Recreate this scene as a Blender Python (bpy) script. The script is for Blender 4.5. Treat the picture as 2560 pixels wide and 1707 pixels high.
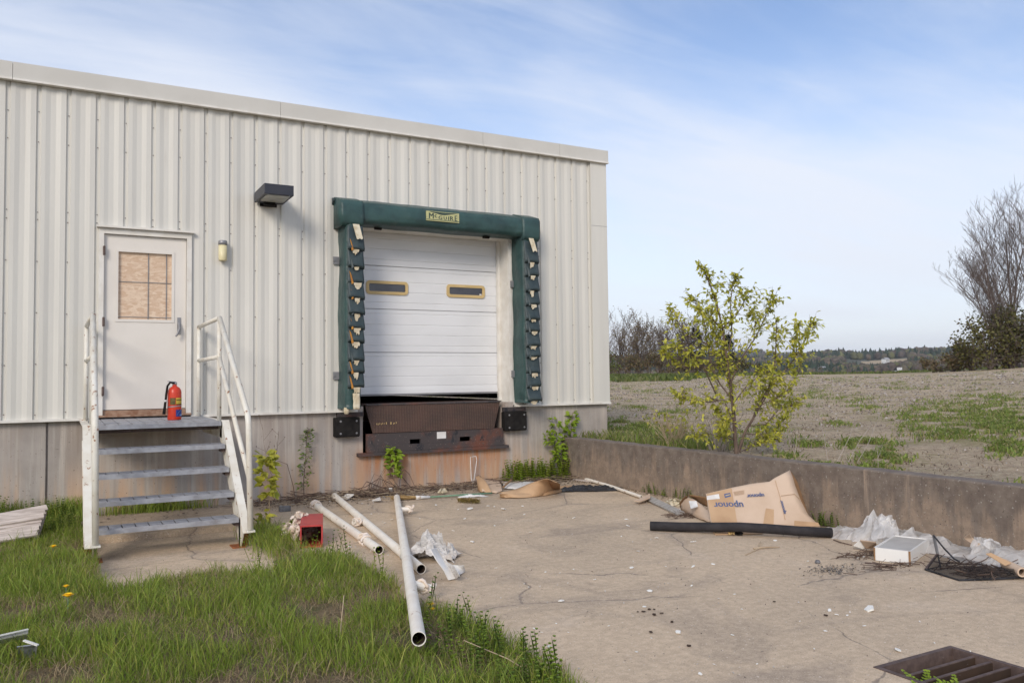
import bpy, math, random
import numpy as np
from mathutils import Vector, Matrix, noise
random.seed(7); rng = np.random.default_rng(7)
for o in list(bpy.data.objects): bpy.data.objects.remove(o)
S = bpy.context.scene; C = S.collection
R = math.radians
# ------------------------------------------------------------------ camera (solved from the photograph's vanishing points)
F, YAW, PIT, ROL = 2045.04, .50459447, .04365377, -.01198371
DD, HH = 10.8, 1.55
_f = np.array([math.sin(YAW)*math.cos(PIT), math.cos(YAW)*math.cos(PIT), math.sin(PIT)])
_r = np.array([math.cos(YAW), -math.sin(YAW), 0.]); _u = np.cross(_r, _f)
_r2 = math.cos(ROL)*_r + math.sin(ROL)*_u; _u2 = -math.sin(ROL)*_r + math.cos(ROL)*_u
CAM = np.array([0., -DD, HH])
cd = bpy.data.cameras.new('camera'); cam = bpy.data.objects.new('camera', cd); C.objects.link(cam)
cam.matrix_world = Matrix(((_r2[0], _u2[0], -_f[0], CAM[0]), (_r2[1], _u2[1], -_f[1], CAM[1]), (_r2[2], _u2[2], -_f[2], CAM[2]), (0, 0, 0, 1)))
cd.sensor_width = 36; cd.lens = F/2560*36; cd.clip_start = .05; cd.clip_end = 20000
S.camera = cam
# ------------------------------------------------------------------ light
LD = Vector((.9, 1., -.72)).normalized()          # direction in which the sunlight travels
EL = math.asin(-LD.z); AZ = math.atan2(-LD.x, -LD.y)
sl = bpy.data.lights.new('sun', 'SUN'); so = bpy.data.objects.new('sun', sl); C.objects.link(so)
so.rotation_euler = LD.to_track_quat('-Z', 'Y').to_euler(); sl.energy = 1.35; sl.angle = R(20); sl.color = (1, .90, .77)
so.location = (-20, -30, 30)
S.view_settings.view_transform = 'Standard'; S.view_settings.look = 'None'; S.view_settings.gamma = 1
S.view_settings.use_curve_mapping = False; S.view_settings.exposure = 0.75
S.render.engine = 'CYCLES'
w = bpy.data.worlds.new('World'); S.world = w; w.use_nodes = True
nt = w.node_tree; N = nt.nodes; L = nt.links; N.clear()
def nd(t, **k):
    n = N.new(t)
    for a, b in k.items():
        if a in n.inputs.keys() if isinstance(a, str) else False: n.inputs[a].default_value = b
        else: setattr(n, a, b)
    return n
sky = nd('ShaderNodeTexSky'); sky.sky_type = 'NISHITA'; sky.sun_disc = False
sky.sun_elevation = EL; sky.sun_rotation = AZ; sky.air_density = 1.0; sky.dust_density = .6; sky.ozone_density = 1.6; sky.altitude = 200
tc = nd('ShaderNodeTexCoord'); sx = nd('ShaderNodeSeparateXYZ'); L.new(tc.outputs['Generated'], sx.inputs[0])
zz = nd('ShaderNodeMath', operation='MAXIMUM'); L.new(sx.outputs['Z'], zz.inputs[0]); zz.inputs[1].default_value = 0
za = nd('ShaderNodeMath', operation='ADD'); L.new(zz.outputs[0], za.inputs[0]); za.inputs[1].default_value = .14
dx = nd('ShaderNodeMath', operation='DIVIDE'); L.new(sx.outputs['X'], dx.inputs[0]); L.new(za.outputs[0], dx.inputs[1])
dy = nd('ShaderNodeMath', operation='DIVIDE'); L.new(sx.outputs['Y'], dy.inputs[0]); L.new(za.outputs[0], dy.inputs[1])
cx = nd('ShaderNodeCombineXYZ'); L.new(dx.outputs[0], cx.inputs[0]); L.new(dy.outputs[0], cx.inputs[1])
mp = nd('ShaderNodeMapping'); L.new(cx.outputs[0], mp.inputs[0]); mp.inputs['Rotation'].default_value = (0, 0, R(-38)); mp.inputs['Scale'].default_value = (.25, .48, 1); mp.inputs['Location'].default_value = (5.5, 8.1, 0)
n1 = nd('ShaderNodeTexNoise'); L.new(mp.outputs[0], n1.inputs['Vector']); n1.inputs['Scale'].default_value = 1.5; n1.inputs['Detail'].default_value = 7; n1.inputs['Roughness'].default_value = .52; n1.inputs['Distortion'].default_value = .5
mp2 = nd('ShaderNodeMapping'); L.new(cx.outputs[0], mp2.inputs[0]); mp2.inputs['Rotation'].default_value = (0, 0, R(-18)); mp2.inputs['Scale'].default_value = (.5, 1.7, 1); mp2.inputs['Location'].default_value = (1.2, .4, 0)
n2 = nd('ShaderNodeTexNoise'); L.new(mp2.outputs[0], n2.inputs['Vector']); n2.inputs['Scale'].default_value = 2.2; n2.inputs['Detail'].default_value = 8; n2.inputs['Roughness'].default_value = .6; n2.inputs['Distortion'].default_value = .8
ad = nd('ShaderNodeMath', operation='MULTIPLY_ADD'); L.new(n2.outputs['Fac'], ad.inputs[0]); ad.inputs[1].default_value = .30; L.new(n1.outputs['Fac'], ad.inputs[2])
adm = nd('ShaderNodeMath', operation='SUBTRACT'); L.new(ad.outputs[0], adm.inputs[0]); adm.inputs[1].default_value = .04; ad = adm
mr = nd('ShaderNodeMapRange', interpolation_type='SMOOTHSTEP'); L.new(ad.outputs[0], mr.inputs[0])
mr.inputs[1].default_value = .44; mr.inputs[2].default_value = .80; mr.inputs[3].default_value = .0; mr.inputs[4].default_value = .86
hz = nd('ShaderNodeMapRange', interpolation_type='SMOOTHSTEP'); L.new(zz.outputs[0], hz.inputs[0])     # air whitens towards the horizon all round
hz.inputs[1].default_value = 0; hz.inputs[2].default_value = .44; hz.inputs[3].default_value = .86; hz.inputs[4].default_value = 0
pr0 = nd('ShaderNodeMath', operation='MULTIPLY'); L.new(mr.outputs[0], pr0.inputs[0]); L.new(hz.outputs[0], pr0.inputs[1])
sm0 = nd('ShaderNodeMath', operation='ADD'); L.new(mr.outputs[0], sm0.inputs[0]); L.new(hz.outputs[0], sm0.inputs[1])
mx0 = nd('ShaderNodeMath', operation='SUBTRACT'); L.new(sm0.outputs[0], mx0.inputs[0]); L.new(pr0.outputs[0], mx0.inputs[1])
tint = nd('ShaderNodeMixRGB', blend_type='MULTIPLY'); tint.inputs[0].default_value = 1; L.new(sky.outputs[0], tint.inputs[1]); tint.inputs[2].default_value = (.97, .94, 1.0, 1)
mx = nd('ShaderNodeMixRGB'); L.new(mx0.outputs[0], mx.inputs[0]); L.new(tint.outputs[0], mx.inputs[1]); mx.inputs[2].default_value = (4.95, 5.2, 5.75, 1)
bg = nd('ShaderNodeBackground'); L.new(mx.outputs[0], bg.inputs[0]); bg.inputs[1].default_value = .105
ow = nd('ShaderNodeOutputWorld'); L.new(bg.outputs[0], ow.inputs[0])

# ------------------------------------------------------------------ pixel -> place (photograph 2560 x 1707): a direction, cut with the ground, a wall or a plane
def ray(u, v): return (u-1280)/F*_r2 - (v-853.5)/F*_u2 + _f
def G(u, v, z=0.):
    r = ray(u, v); t = (z-HH)/r[2]; return CAM + r*t
def W(u, v, y=0.):
    r = ray(u, v); t = (DD+y)/r[1]; return CAM + r*t
def PX(x, u, v):
    r = ray(u, v); return CAM + r*(x/r[0])
def PL(u, v, p0, n):
    r = ray(u, v); t = np.dot(np.array(p0)-CAM, n)/np.dot(r, n); return CAM + r*t
def DP(u, v, d): return CAM + ray(u, v)*d

# ------------------------------------------------------------------ mesh helpers
class MB:
    def __init__(s): s.v = []; s.f = []; s.c = []
    def add(s, vs, fs, col=None):
        b = len(s.v); s.v += [tuple(float(a) for a in p) for p in vs]; s.f += [tuple(i+b for i in q) for q in fs]
        if col is not None: s.c += [col]*len(vs)
        return s
    def box(s, x0, x1, y0, y1, z0, z1, col=None):
        return s.add([(x0,y0,z0),(x1,y0,z0),(x1,y1,z0),(x0,y1,z0),(x0,y0,z1),(x1,y0,z1),(x1,y1,z1),(x0,y1,z1)],
                     [(3,2,1,0),(4,5,6,7),(0,1,5,4),(1,2,6,5),(2,3,7,6),(3,0,4,7)], col)
    def obox(s, c, ax, h, col=None):
        c = np.array(c, float); ax = [np.array(a, float) for a in ax]; vs = []
        for k in (-1, 1):
            for i, j in ((-1,-1),(1,-1),(1,1),(-1,1)): vs.append(c+ax[0]*h[0]*i+ax[1]*h[1]*j+ax[2]*h[2]*k)
        return s.add(vs, [(3,2,1,0),(4,5,6,7),(0,1,5,4),(1,2,6,5),(2,3,7,6),(3,0,4,7)], col)
    def beam(s, a, b, wd, th, up=(0,0,1), col=None):
        a = np.array(a, float); b = np.array(b, float); d = b-a; l = np.linalg.norm(d); d /= l
        sd = np.cross(d, up); sd /= np.linalg.norm(sd); u = np.cross(sd, d)
        return s.obox((a+b)/2, (d, sd, u), (l/2, wd/2, th/2), col)
    def tube(s, pts, r, n=10, cap=True, col=None, hollow=0):
        pts = [np.array(p, float) for p in pts]; m = len(pts)
        rs = r if hasattr(r, '__len__') else [r]*m
        vs = []; fs = []; ref = None
        for i, p in enumerate(pts):
            d = pts[min(i+1, m-1)]-pts[max(i-1, 0)]; d = d/(np.linalg.norm(d)+1e-9)
            if ref is None:
                ref = np.array([0,0,1.]) if abs(d[2]) < .9 else np.array([1.,0,0])
            a = np.cross(d, ref); a /= np.linalg.norm(a)+1e-9; b = np.cross(d, a); ref = np.cross(a, d)
            for k in range(n):
                t = 2*math.pi*k/n; vs.append(p+rs[i]*(math.cos(t)*a+math.sin(t)*b))
        for i in range(m-1):
            for k in range(n): fs.append((i*n+k, i*n+(k+1)%n, (i+1)*n+(k+1)%n, (i+1)*n+k))
        if cap: fs += [tuple(range(n))[::-1], tuple(range((m-1)*n, m*n))]
        return s.add(vs, fs, col)
    def pipe(s, pts, r, ri, n=16):
        pts = [np.array(p, float) for p in pts]
        a = MB().tube(pts, r, n, False); b = MB().tube(pts, ri, n, False); o = len(a.v); m = len(pts)
        s_b = len(s.v); s.add(a.v+b.v, a.f+[tuple(i+o for i in q[::-1]) for q in b.f])
        for e in (0, (m-1)*n):
            for k in range(n): s.f.append((s_b+e+k, s_b+e+(k+1)%n, s_b+o+e+(k+1)%n, s_b+o+e+k))
        return s
    def lathe(s, c, prof, n=20, axis=2, col=None):
        vs = []; fs = []; c = np.array(c, float); m = len(prof)
        for r, h in prof:
            for k in range(n):
                t = 2*math.pi*k/n; q = [r*math.cos(t), r*math.sin(t), h]
                if axis == 1: q = [q[0], q[2], q[1]]
                if axis == 0: q = [q[2], q[0], q[1]]
                vs.append(c+np.array(q))
        for i in range(m-1):
            for k in range(n): fs.append((i*n+k, i*n+(k+1)%n, (i+1)*n+(k+1)%n, (i+1)*n+k))
        fs += [tuple(range(n))[::-1], tuple(range((m-1)*n, m*n))]
        return s.add(vs, fs, col)
    def grid(s, fn, nu, nv, col=None):
        vs = [fn(i/(nu-1), j/(nv-1)) for j in range(nv) for i in range(nu)]
        return s.add(vs, [(j*nu+i, j*nu+i+1, (j+1)*nu+i+1, (j+1)*nu+i) for j in range(nv-1) for i in range(nu-1)], col)
    def prism(s, pts, d, col=None):
        n = len(pts); d = np.array(d, float); p = [np.array(q, float) for q in pts]
        return s.add(p+[q+d for q in p], [tuple(range(n))[::-1], tuple(range(n, 2*n))]+[(i, (i+1) % n, n+(i+1) % n, n+i) for i in range(n)], col)
    def build(s, name, mat, parent=None, smooth=False, origin=None, bevel=0, solid=0, sub=0):
        o0 = np.array(parent['_o'] if parent is not None else (origin if origin is not None else (0,0,0)), float)
        me = bpy.data.meshes.new(name); v = np.array(s.v)-o0
        me.from_pydata(v.tolist(), [], s.f)
        if s.c and len(s.c) == len(s.v):
            a = me.color_attributes.new('col', 'FLOAT_COLOR', 'POINT')
            a.data.foreach_set('color', np.array([tuple(c)+(1,) for c in s.c], np.float32).ravel())
        me.validate(); me.update()
        if smooth: me.polygons.foreach_set('use_smooth', [True]*len(me.polygons))
        for m in (mat if isinstance(mat, list) else [mat]): me.materials.append(m)
        o = bpy.data.objects.new(name, me); C.objects.link(o); o['_o'] = tuple(o0)
        if parent is not None: o.parent = parent
        else: o.location = o0
        if sub: q = o.modifiers.new('s', 'SUBSURF'); q.levels = q.render_levels = sub
        if solid: q = o.modifiers.new('t', 'SOLIDIFY'); q.thickness = solid; q.offset = 0
        if bevel:
            q = o.modifiers.new('b', 'BEVEL'); q.width = bevel; q.segments = 2; q.limit_method = 'ANGLE'; q.angle_limit = R(40)
        return o
def rawmesh(name, V, Fc, mat, parent=None, col=None, origin=(0,0,0)):
    """fast mesh: V (n,3), Fc (m,k) same-size faces"""
    me = bpy.data.meshes.new(name); o0 = np.array(parent['_o'] if parent is not None else origin, float)
    V = (np.asarray(V, np.float64)-o0).astype(np.float32); Fc = np.asarray(Fc, np.int32)
    me.vertices.add(len(V)); me.vertices.foreach_set('co', V.ravel())
    k = Fc.shape[1]; me.loops.add(Fc.size); me.loops.foreach_set('vertex_index', Fc.ravel())
    me.polygons.add(len(Fc)); me.polygons.foreach_set('loop_start', np.arange(0, Fc.size, k, dtype=np.int32))
    me.polygons.foreach_set('loop_total', np.full(len(Fc), k, np.int32))
    if col is not None:
        a = me.color_attributes.new('col', 'FLOAT_COLOR', 'POINT')
        a.data.foreach_set('color', np.concatenate([np.asarray(col, np.float32), np.ones((len(V), 1), np.float32)], 1).ravel())
    me.update(calc_edges=True); me.materials.append(mat)
    o = bpy.data.objects.new(name, me); C.objects.link(o); o['_o'] = tuple(o0)
    if parent is not None: o.parent = parent
    else: o.location = o0
    return o
def tag(o, label=None, cat=None, group=None, kind=None):
    if label: o['label'] = label
    if cat: o['category'] = cat
    if group: o['group'] = group
    if kind: o['kind'] = kind
    return o
def thing(name, loc, label, cat, group=None):
    o = bpy.data.objects.new(name, None); C.objects.link(o); o.location = [float(a) for a in loc]; o['_o'] = tuple(float(a) for a in loc)
    o.empty_display_size = .1
    return tag(o, label, cat, group)
def nz(p, s=1., o=0.): return noise.noise(Vector((p[0]*s+o, p[1]*s+o*.7, p[2]*s-o)))

# ------------------------------------------------------------------ materials
def newmat(name):
    m = bpy.data.materials.new(name); m.use_nodes = True; t = m.node_tree
    b = t.nodes['Principled BSDF']; return m, t, b
def tn(t, typ, **k):
    n = t.nodes.new(typ)
    for a, b in k.items(): setattr(n, a, b)
    return n
def tcoord(t, scale=(1,1,1), loc=(0,0,0), rot=(0,0,0)):
    a = tn(t, 'ShaderNodeTexCoord'); b = tn(t, 'ShaderNodeMapping'); t.links.new(a.outputs['Object'], b.inputs[0])
    b.inputs['Scale'].default_value = scale; b.inputs['Location'].default_value = loc; b.inputs['Rotation'].default_value = rot
    return b.outputs[0]
def tnoise(t, vec, scale, det=5, rough=.55, dist=0):
    n = tn(t, 'ShaderNodeTexNoise'); t.links.new(vec, n.inputs['Vector']); n.inputs['Scale'].default_value = scale
    n.inputs['Detail'].default_value = det; n.inputs['Roughness'].default_value = rough; n.inputs['Distortion'].default_value = dist
    return n.outputs['Fac']
def tmap(t, x, a, b, c=0., d=1., smooth=True):
    n = tn(t, 'ShaderNodeMapRange'); n.interpolation_type = 'SMOOTHSTEP' if smooth else 'LINEAR'; t.links.new(x, n.inputs[0])
    for i, q in zip((1,2,3,4), (a,b,c,d)): n.inputs[i].default_value = q
    return n.outputs[0]
def tmix(t, f, a, b, blend='MIX'):
    n = tn(t, 'ShaderNodeMixRGB'); n.blend_type = blend
    for i, q in ((0, f), (1, a), (2, b)):
        if hasattr(q, 'is_linked') or hasattr(q, 'links'): t.links.new(q, n.inputs[i])
        else: n.inputs[i].default_value = q if i == 0 else (*q, 1)
    return n.outputs[0]
def tmath(t, op, a, b=None, c=None):
    n = tn(t, 'ShaderNodeMath'); n.operation = op
    for i, q in enumerate((a, b, c)):
        if q is None: continue
        if hasattr(q, 'links'): t.links.new(q, n.inputs[i])
        else: n.inputs[i].default_value = q
    return n.outputs[0]
def tbump(t, b, h, dist=.01, st=.5):
    n = tn(t, 'ShaderNodeBump'); t.links.new(h, n.inputs['Height']); n.inputs['Distance'].default_value = dist; n.inputs['Strength'].default_value = st
    t.links.new(n.outputs[0], b.inputs['Normal'])
def sepz(t):
    a = tn(t, 'ShaderNodeTexCoord'); s = tn(t, 'ShaderNodeSeparateXYZ'); t.links.new(a.outputs['Object'], s.inputs[0]); return s.outputs
def mk(name, col, col2=None, rough=.6, scale=5, stretch=(1,1,1), lo=.35, hi=.65, bump=0, bscale=60, metal=0, spec=.4, speck=None, sscale=150, sth=.66, dirt=None, dscale=2.5, dlo=.5, dhi=.75, damt=.7, attr=False, transl=0, two=True):
    m, t, b = newmat(name)
    v = tcoord(t, stretch)
    c = tmix(t, tmap(t, tnoise(t, v, scale), lo, hi), col, col2 or tuple(x*.8 for x in col))
    if dirt: c = tmix(t, tmath(t, 'MULTIPLY', tmap(t, tnoise(t, v, dscale, 7, .62, .3), dlo, dhi), damt), c, dirt)
    if speck: c = tmix(t, tmap(t, tnoise(t, tcoord(t), sscale, 2), sth, sth+.05), c, speck)
    if attr:
        a = tn(t, 'ShaderNodeAttribute'); a.attribute_name = 'col'; c = tmix(t, 1., a.outputs['Color'], c, 'MULTIPLY')
    t.links.new(c, b.inputs['Base Color']); b.inputs['Roughness'].default_value = rough; b.inputs['Metallic'].default_value = metal
    b.inputs['Specular IOR Level'].default_value = spec
    if bump: tbump(t, b, tnoise(t, tcoord(t), bscale, 4), bump, .6)
    if transl:
        tr = tn(t, 'ShaderNodeBsdfTranslucent'); t.links.new(c, tr.inputs[0]); mxs = tn(t, 'ShaderNodeMixShader'); mxs.inputs[0].default_value = transl
        t.links.new(b.outputs[0], mxs.inputs[1]); t.links.new(tr.outputs[0], mxs.inputs[2]); t.links.new(mxs.outputs[0], t.nodes['Material Output'].inputs[0])
    return m
MAT = {}
MAT['siding'] = mk('siding', (.655,.64,.585), (.605,.59,.54), rough=.42, scale=1.2, stretch=(3,3,.25), dirt=(.40,.35,.28), dscale=3, dlo=.60, dhi=.85, damt=.35)
MAT['trim'] = mk('trim', (.585,.57,.525), (.545,.53,.485), rough=.45, scale=1.5)
MAT['whitetrim'] = mk('white_trim', (.74,.72,.67), (.66,.63,.57), rough=.5, scale=6, dirt=(.38,.28,.20), dscale=9, dlo=.62, dhi=.8, damt=.6)
MAT['door'] = mk('door_paint', (.73,.69,.63), (.69,.65,.59), rough=.4, scale=2, dirt=(.45,.34,.27), dscale=5, dlo=.66, dhi=.85, damt=.3)
MAT['dockdoor'] = mk('dock_door_paint', (.74,.75,.76), (.69,.70,.71), rough=.35, scale=2.5, stretch=(.5,1,1))
MAT['tan'] = mk('tan_plastic', (.62,.46,.22), (.55,.40,.18), rough=.45)
MAT['darkglass'] = mk('dark_glass', (.035,.035,.045), (.05,.05,.06), rough=.12, spec=.7)
MAT['black'] = mk('black_rubber', (.013,.012,.012), (.022,.020,.019), rough=.9, scale=14, bump=.003, spec=.15)
MAT['foam'] = mk('black_foam', (.022,.020,.022), (.034,.031,.033), rough=.85, scale=9, bump=.002)
MAT['lampmetal'] = mk('lamp_metal', (.030,.033,.045), (.036,.038,.05), rough=.45)
MAT['lens'] = mk('lamp_lens', (.42,.42,.38), (.30,.30,.27), rough=.3, scale=9)
MAT['cream'] = mk('cream_lens', (.72,.66,.42), (.66,.58,.34), rough=.4)
MAT['greymetal'] = mk('grey_metal', (.30,.30,.31), (.22,.22,.23), rough=.45, metal=.4)
MAT['galv'] = mk('galvanised', (.40,.41,.44), (.30,.305,.33), rough=.5, scale=9, metal=.35, dirt=(.16,.14,.13), dscale=6, dlo=.5, dhi=.78, damt=.55, bump=.002, bscale=90)
MAT['railpaint'] = mk('rail_paint', (.74,.72,.65), (.66,.62,.53), rough=.45, scale=7, dirt=(.26,.10,.035), dscale=14, dlo=.61, dhi=.66, damt=.95)
MAT['rust'] = mk('rust', (.36,.13,.045), (.22,.075,.03), rough=.85, scale=18, bump=.004)
MAT['redpaint'] = mk('red_paint', (.48,.055,.05), (.40,.045,.045), rough=.45, scale=5, dirt=(.22,.04,.035), dscale=6, damt=.5)
MAT['extred'] = mk('extinguisher_red', (.62,.055,.025), (.56,.045,.02), rough=.3)
MAT['yellow'] = mk('label_yellow', (.62,.45,.06), (.52,.36,.05), rough=.5, scale=80)
MAT['olive'] = mk('label_olive', (.16,.12,.03), (.08,.06,.02), rough=.5, scale=90, stretch=(.3,.3,1))
MAT['blue'] = mk('label_blue', (.02,.05,.26), (.02,.04,.22), rough=.5)
MAT['lightblue'] = mk('label_light_blue', (.25,.36,.62), rough=.5)
MAT['chrome'] = mk('chrome', (.6,.6,.6), (.5,.5,.5), rough=.25, metal=1)
MAT['vinyl'] = mk('green_vinyl', (.036,.082,.078), (.026,.058,.058), rough=.42, scale=4, bump=.03, bscale=6, dirt=(.10,.125,.12), dscale=5, dlo=.55, dhi=.8, damt=.5)
MAT['flap'] = mk('dark_vinyl', (.030,.048,.054), (.042,.062,.066), rough=.5, scale=9, bump=.006, bscale=22, dirt=(.10,.11,.11), dscale=11, dlo=.55, dhi=.75, damt=.5)
MAT['foamcream'] = mk('cream_foam', (.66,.60,.46), (.50,.42,.28), rough=.9, scale=14, bump=.008, bscale=40)
MAT['foamorange'] = mk('orange_foam', (.42,.20,.035), (.30,.13,.03), rough=.9, scale=14)
MAT['logo'] = mk('logo_yellow', (.50,.50,.24), (.44,.43,.22), rough=.5, scale=25)
MAT['logogreen'] = mk('logo_green', (.045,.075,.06), rough=.5)
MAT['card'] = mk('cardboard', (.50,.335,.20), (.44,.285,.165), rough=.8, scale=4, dirt=(.34,.205,.11), dscale=2.2, dlo=.5, dhi=.75, damt=.5, bump=.002, bscale=30)
MAT['cardlight'] = mk('cardboard_light', (.60,.46,.345), (.54,.405,.295), rough=.8, scale=3, dirt=(.45,.31,.20), dscale=2, damt=.4)
MAT['carddark'] = mk('cardboard_dark', (.30,.175,.09), (.24,.135,.065), rough=.85, scale=6)
MAT['ink'] = mk('blue_ink', (.075,.10,.20), (.10,.13,.24), rough=.7, scale=30)
MAT['paper'] = mk('paper_white', (.74,.735,.72), (.62,.60,.57), rough=.8, scale=8)
MAT['newspaper'] = mk('newspaper', (.62,.60,.57), (.44,.42,.40), rough=.85, scale=30, stretch=(1,1,3), dirt=(.38,.30,.24), dscale=5, damt=.5)
MAT['whitepipe'] = mk('white_pipe_paint', (.86,.82,.74), (.79,.73,.64), rough=.5, scale=6, dirt=(.30,.17,.09), dscale=12, dlo=.62, dhi=.70, damt=.8)
MAT['whitebox'] = mk('white_laminate', (.78,.775,.75), (.72,.71,.68), rough=.35, scale=3)
MAT['greybox'] = mk('grey_laminate', (.50,.48,.45), (.43,.41,.385), rough=.6, scale=5)
MAT['insul'] = mk('insulation', (.74,.66,.60), (.70,.58,.46), rough=.95, scale=14, bump=.01, bscale=60)
MAT['straw'] = mk('straw', (.42,.29,.13), (.30,.19,.08), rough=.9, scale=20, stretch=(1,6,6))
MAT['bristle'] = mk('bristle', (.26,.20,.06), (.15,.11,.035), rough=.95, scale=40)
MAT['greenpaint'] = mk('green_handle', (.12,.22,.14), (.16,.27,.18), rough=.5, scale=12)
MAT['wood'] = mk('weathered_wood', (.60,.53,.48), (.42,.36,.32), rough=.85, scale=6, stretch=(.6,9,9), bump=.004, bscale=50)
MAT['greywood'] = mk('grey_plank', (.42,.40,.37), (.30,.28,.255), rough=.85, scale=7, stretch=(1,5,1), bump=.003)
MAT['twig'] = mk('twig', (.15,.10,.075), (.09,.06,.045), rough=.9, scale=12)
MAT['bark'] = mk('bark', (.16,.115,.09), (.10,.07,.055), rough=.9, scale=14, stretch=(1,1,.3), bump=.006, bscale=30)
MAT['baretree'] = mk('bare_bark', (.17,.135,.12), (.12,.095,.083), rough=.9, scale=3)
MAT['paleshrub'] = mk('pale_twig', (.42,.37,.33), (.30,.26,.23), rough=.9)
MAT['drystalk'] = mk('dry_stalk', (.50,.40,.28), (.36,.27,.18), rough=.9)
MAT['leaf'] = mk('leaf', (1,1,1), (.8,.85,.8), rough=.55, scale=9, attr=True, transl=.42)
MAT['chip'] = mk('white_chip', (.80,.80,.76), (.72,.71,.67), rough=.7)
MAT['petal'] = mk('dandelion', (.90,.62,.015), (.85,.50,.012), rough=.7)
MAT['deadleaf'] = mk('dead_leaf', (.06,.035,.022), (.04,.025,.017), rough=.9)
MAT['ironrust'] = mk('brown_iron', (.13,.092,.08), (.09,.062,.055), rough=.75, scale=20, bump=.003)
MAT['concretegrey'] = mk('grey_block', (.17,.17,.18), (.12,.12,.125), rough=.9, scale=30)
MAT['roofmat'] = mk('roofing', (.20,.19,.18), rough=.9)
MAT['stone'] = mk('stones', (1,1,1), (.75,.74,.72), rough=.9, scale=20, attr=True)
MAT['farwood'] = mk('far_woods', (1,1,1), (.7,.7,.7), rough=.95, scale=.3, attr=True)
MAT['soilpit'] = mk('pit_soil', (.20,.155,.09), (.12,.09,.055), rough=.95, scale=9, bump=.02, bscale=20)

def m_osb():
    m, t, b = newmat('osb_board'); v = tcoord(t, (3,3,9), (0,0,0), (0,R(12),0))
    n = tn(t, 'ShaderNodeTexVoronoi'); t.links.new(v, n.inputs['Vector']); n.inputs['Scale'].default_value = 5; n.inputs['Randomness'].default_value = 1
    c = tmix(t, tmap(t, n.outputs['Color'], .1, .9), (.60,.43,.30), (.72,.57,.43))
    c = tmix(t, tmap(t, tnoise(t, tcoord(t, (10,10,30)), 4, 6), .55, .75), c, (.47,.30,.18))
    t.links.new(c, b.inputs['Base Color']); b.inputs['Roughness'].default_value = .8; return m
MAT['osb'] = m_osb()
def m_found():
    # board-formed concrete with pale and rusty run-off streaks
    m, t, b = newmat('foundation_concrete'); z = sepz(t)
    c = tmix(t, tmap(t, tnoise(t, tcoord(t), 1.6, 7, .6), .3, .7), (.40,.365,.335), (.31,.28,.255))
    st = tnoise(t, tcoord(t, (5,5,.22)), 2.2, 6, .65)
    c = tmix(t, tmap(t, st, .46, .72, 0, .85), c, (.52,.48,.43))
    c = tmix(t, tmap(t, tnoise(t, tcoord(t, (7,7,.2), (3,0,1)), 2.6, 6, .65), .54, .78, 0, .6), c, (.25,.215,.19))
    st2 = tnoise(t, tcoord(t, (3.5,3.5,.25), (9,2,0)), 1.7, 6, .6)
    low = tmap(t, z['Z'], .05, .75, 1., .10)
    c = tmix(t, tmath(t, 'MULTIPLY', tmap(t, st2, .40, .62), tmath(t, 'MULTIPLY', low, .8)), c, (.56,.36,.22))
    # rust bleeding down from the dock sill
    xm = tmath(t, 'MULTIPLY', tmap(t, z['X'], -.10, .25), tmap(t, z['X'], 2.45, 2.2))
    zm = tmath(t, 'MULTIPLY', tmap(t, z['Z'], .02, .48), tmap(t, z['Z'], .62, .52))
    rs = tmap(t, tnoise(t, tcoord(t, (8,8,.5), (1,5,2)), 1.8, 6, .7), .30, .60)
    c = tmix(t, tmath(t, 'MULTIPLY', tmath(t, 'MULTIPLY', xm, tmath(t, 'ADD', tmath(t, 'MULTIPLY', zm, .62), .26)), rs), c, (.44,.185,.07))
    c = tmix(t, tmap(t, tnoise(t, tcoord(t), 55, 2), .70, .74), c, (.11,.09,.08))
    t.links.new(c, b.inputs['Base Color']); b.inputs['Roughness'].default_value = .9
    tbump(t, b, tnoise(t, tcoord(t), 60, 6, .7), .006, .5); return m
MAT['found'] = m_found()
def m_retain():
    m, t, b = newmat('retaining_concrete'); z = sepz(t)
    dark = tmix(t, tmap(t, tnoise(t, tcoord(t), 7, 7, .65), .35, .65), (.145,.115,.095), (.205,.168,.138))
    lite = tmix(t, tmap(t, tnoise(t, tcoord(t), 9, 6, .6), .35, .65), (.31,.235,.175), (.225,.172,.13))
    h = tmath(t, 'ADD', z['Z'], tmath(t, 'MULTIPLY', tmath(t, 'SUBTRACT', tnoise(t, tcoord(t, (1,4,.6)), 2.1, 6, .65), .5), 1.5))
    c = tmix(t, tmap(t, h, .14, .46), lite, dark)
    c = tmix(t, tmap(t, tnoise(t, tcoord(t, (1,4.5,.5), (0,3,0)), 1.6, 5, .6), .57, .80, 0, .8), c, (.085,.07,.06))
    c = tmix(t, tmap(t, tnoise(t, tcoord(t, (1,6,.4), (0,8,0)), 1.3, 4, .6), .64, .80, 0, .8), c, (.40,.31,.235))
    c = tmix(t, tmap(t, tnoise(t, tcoord(t), 42, 3), .64, .70), c, (.34,.31,.275))
    c = tmix(t, tmap(t, tnoise(t, tcoord(t, (1,1,1), (4,4,4)), 60, 3), .66, .70), c, (.06,.05,.045))
    t.links.new(c, b.inputs['Base Color']); b.inputs['Roughness'].default_value = .95
    tbump(t, b, tnoise(t, tcoord(t), 45, 7, .7), .012, .7); return m
MAT['retain'] = m_retain()
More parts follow.
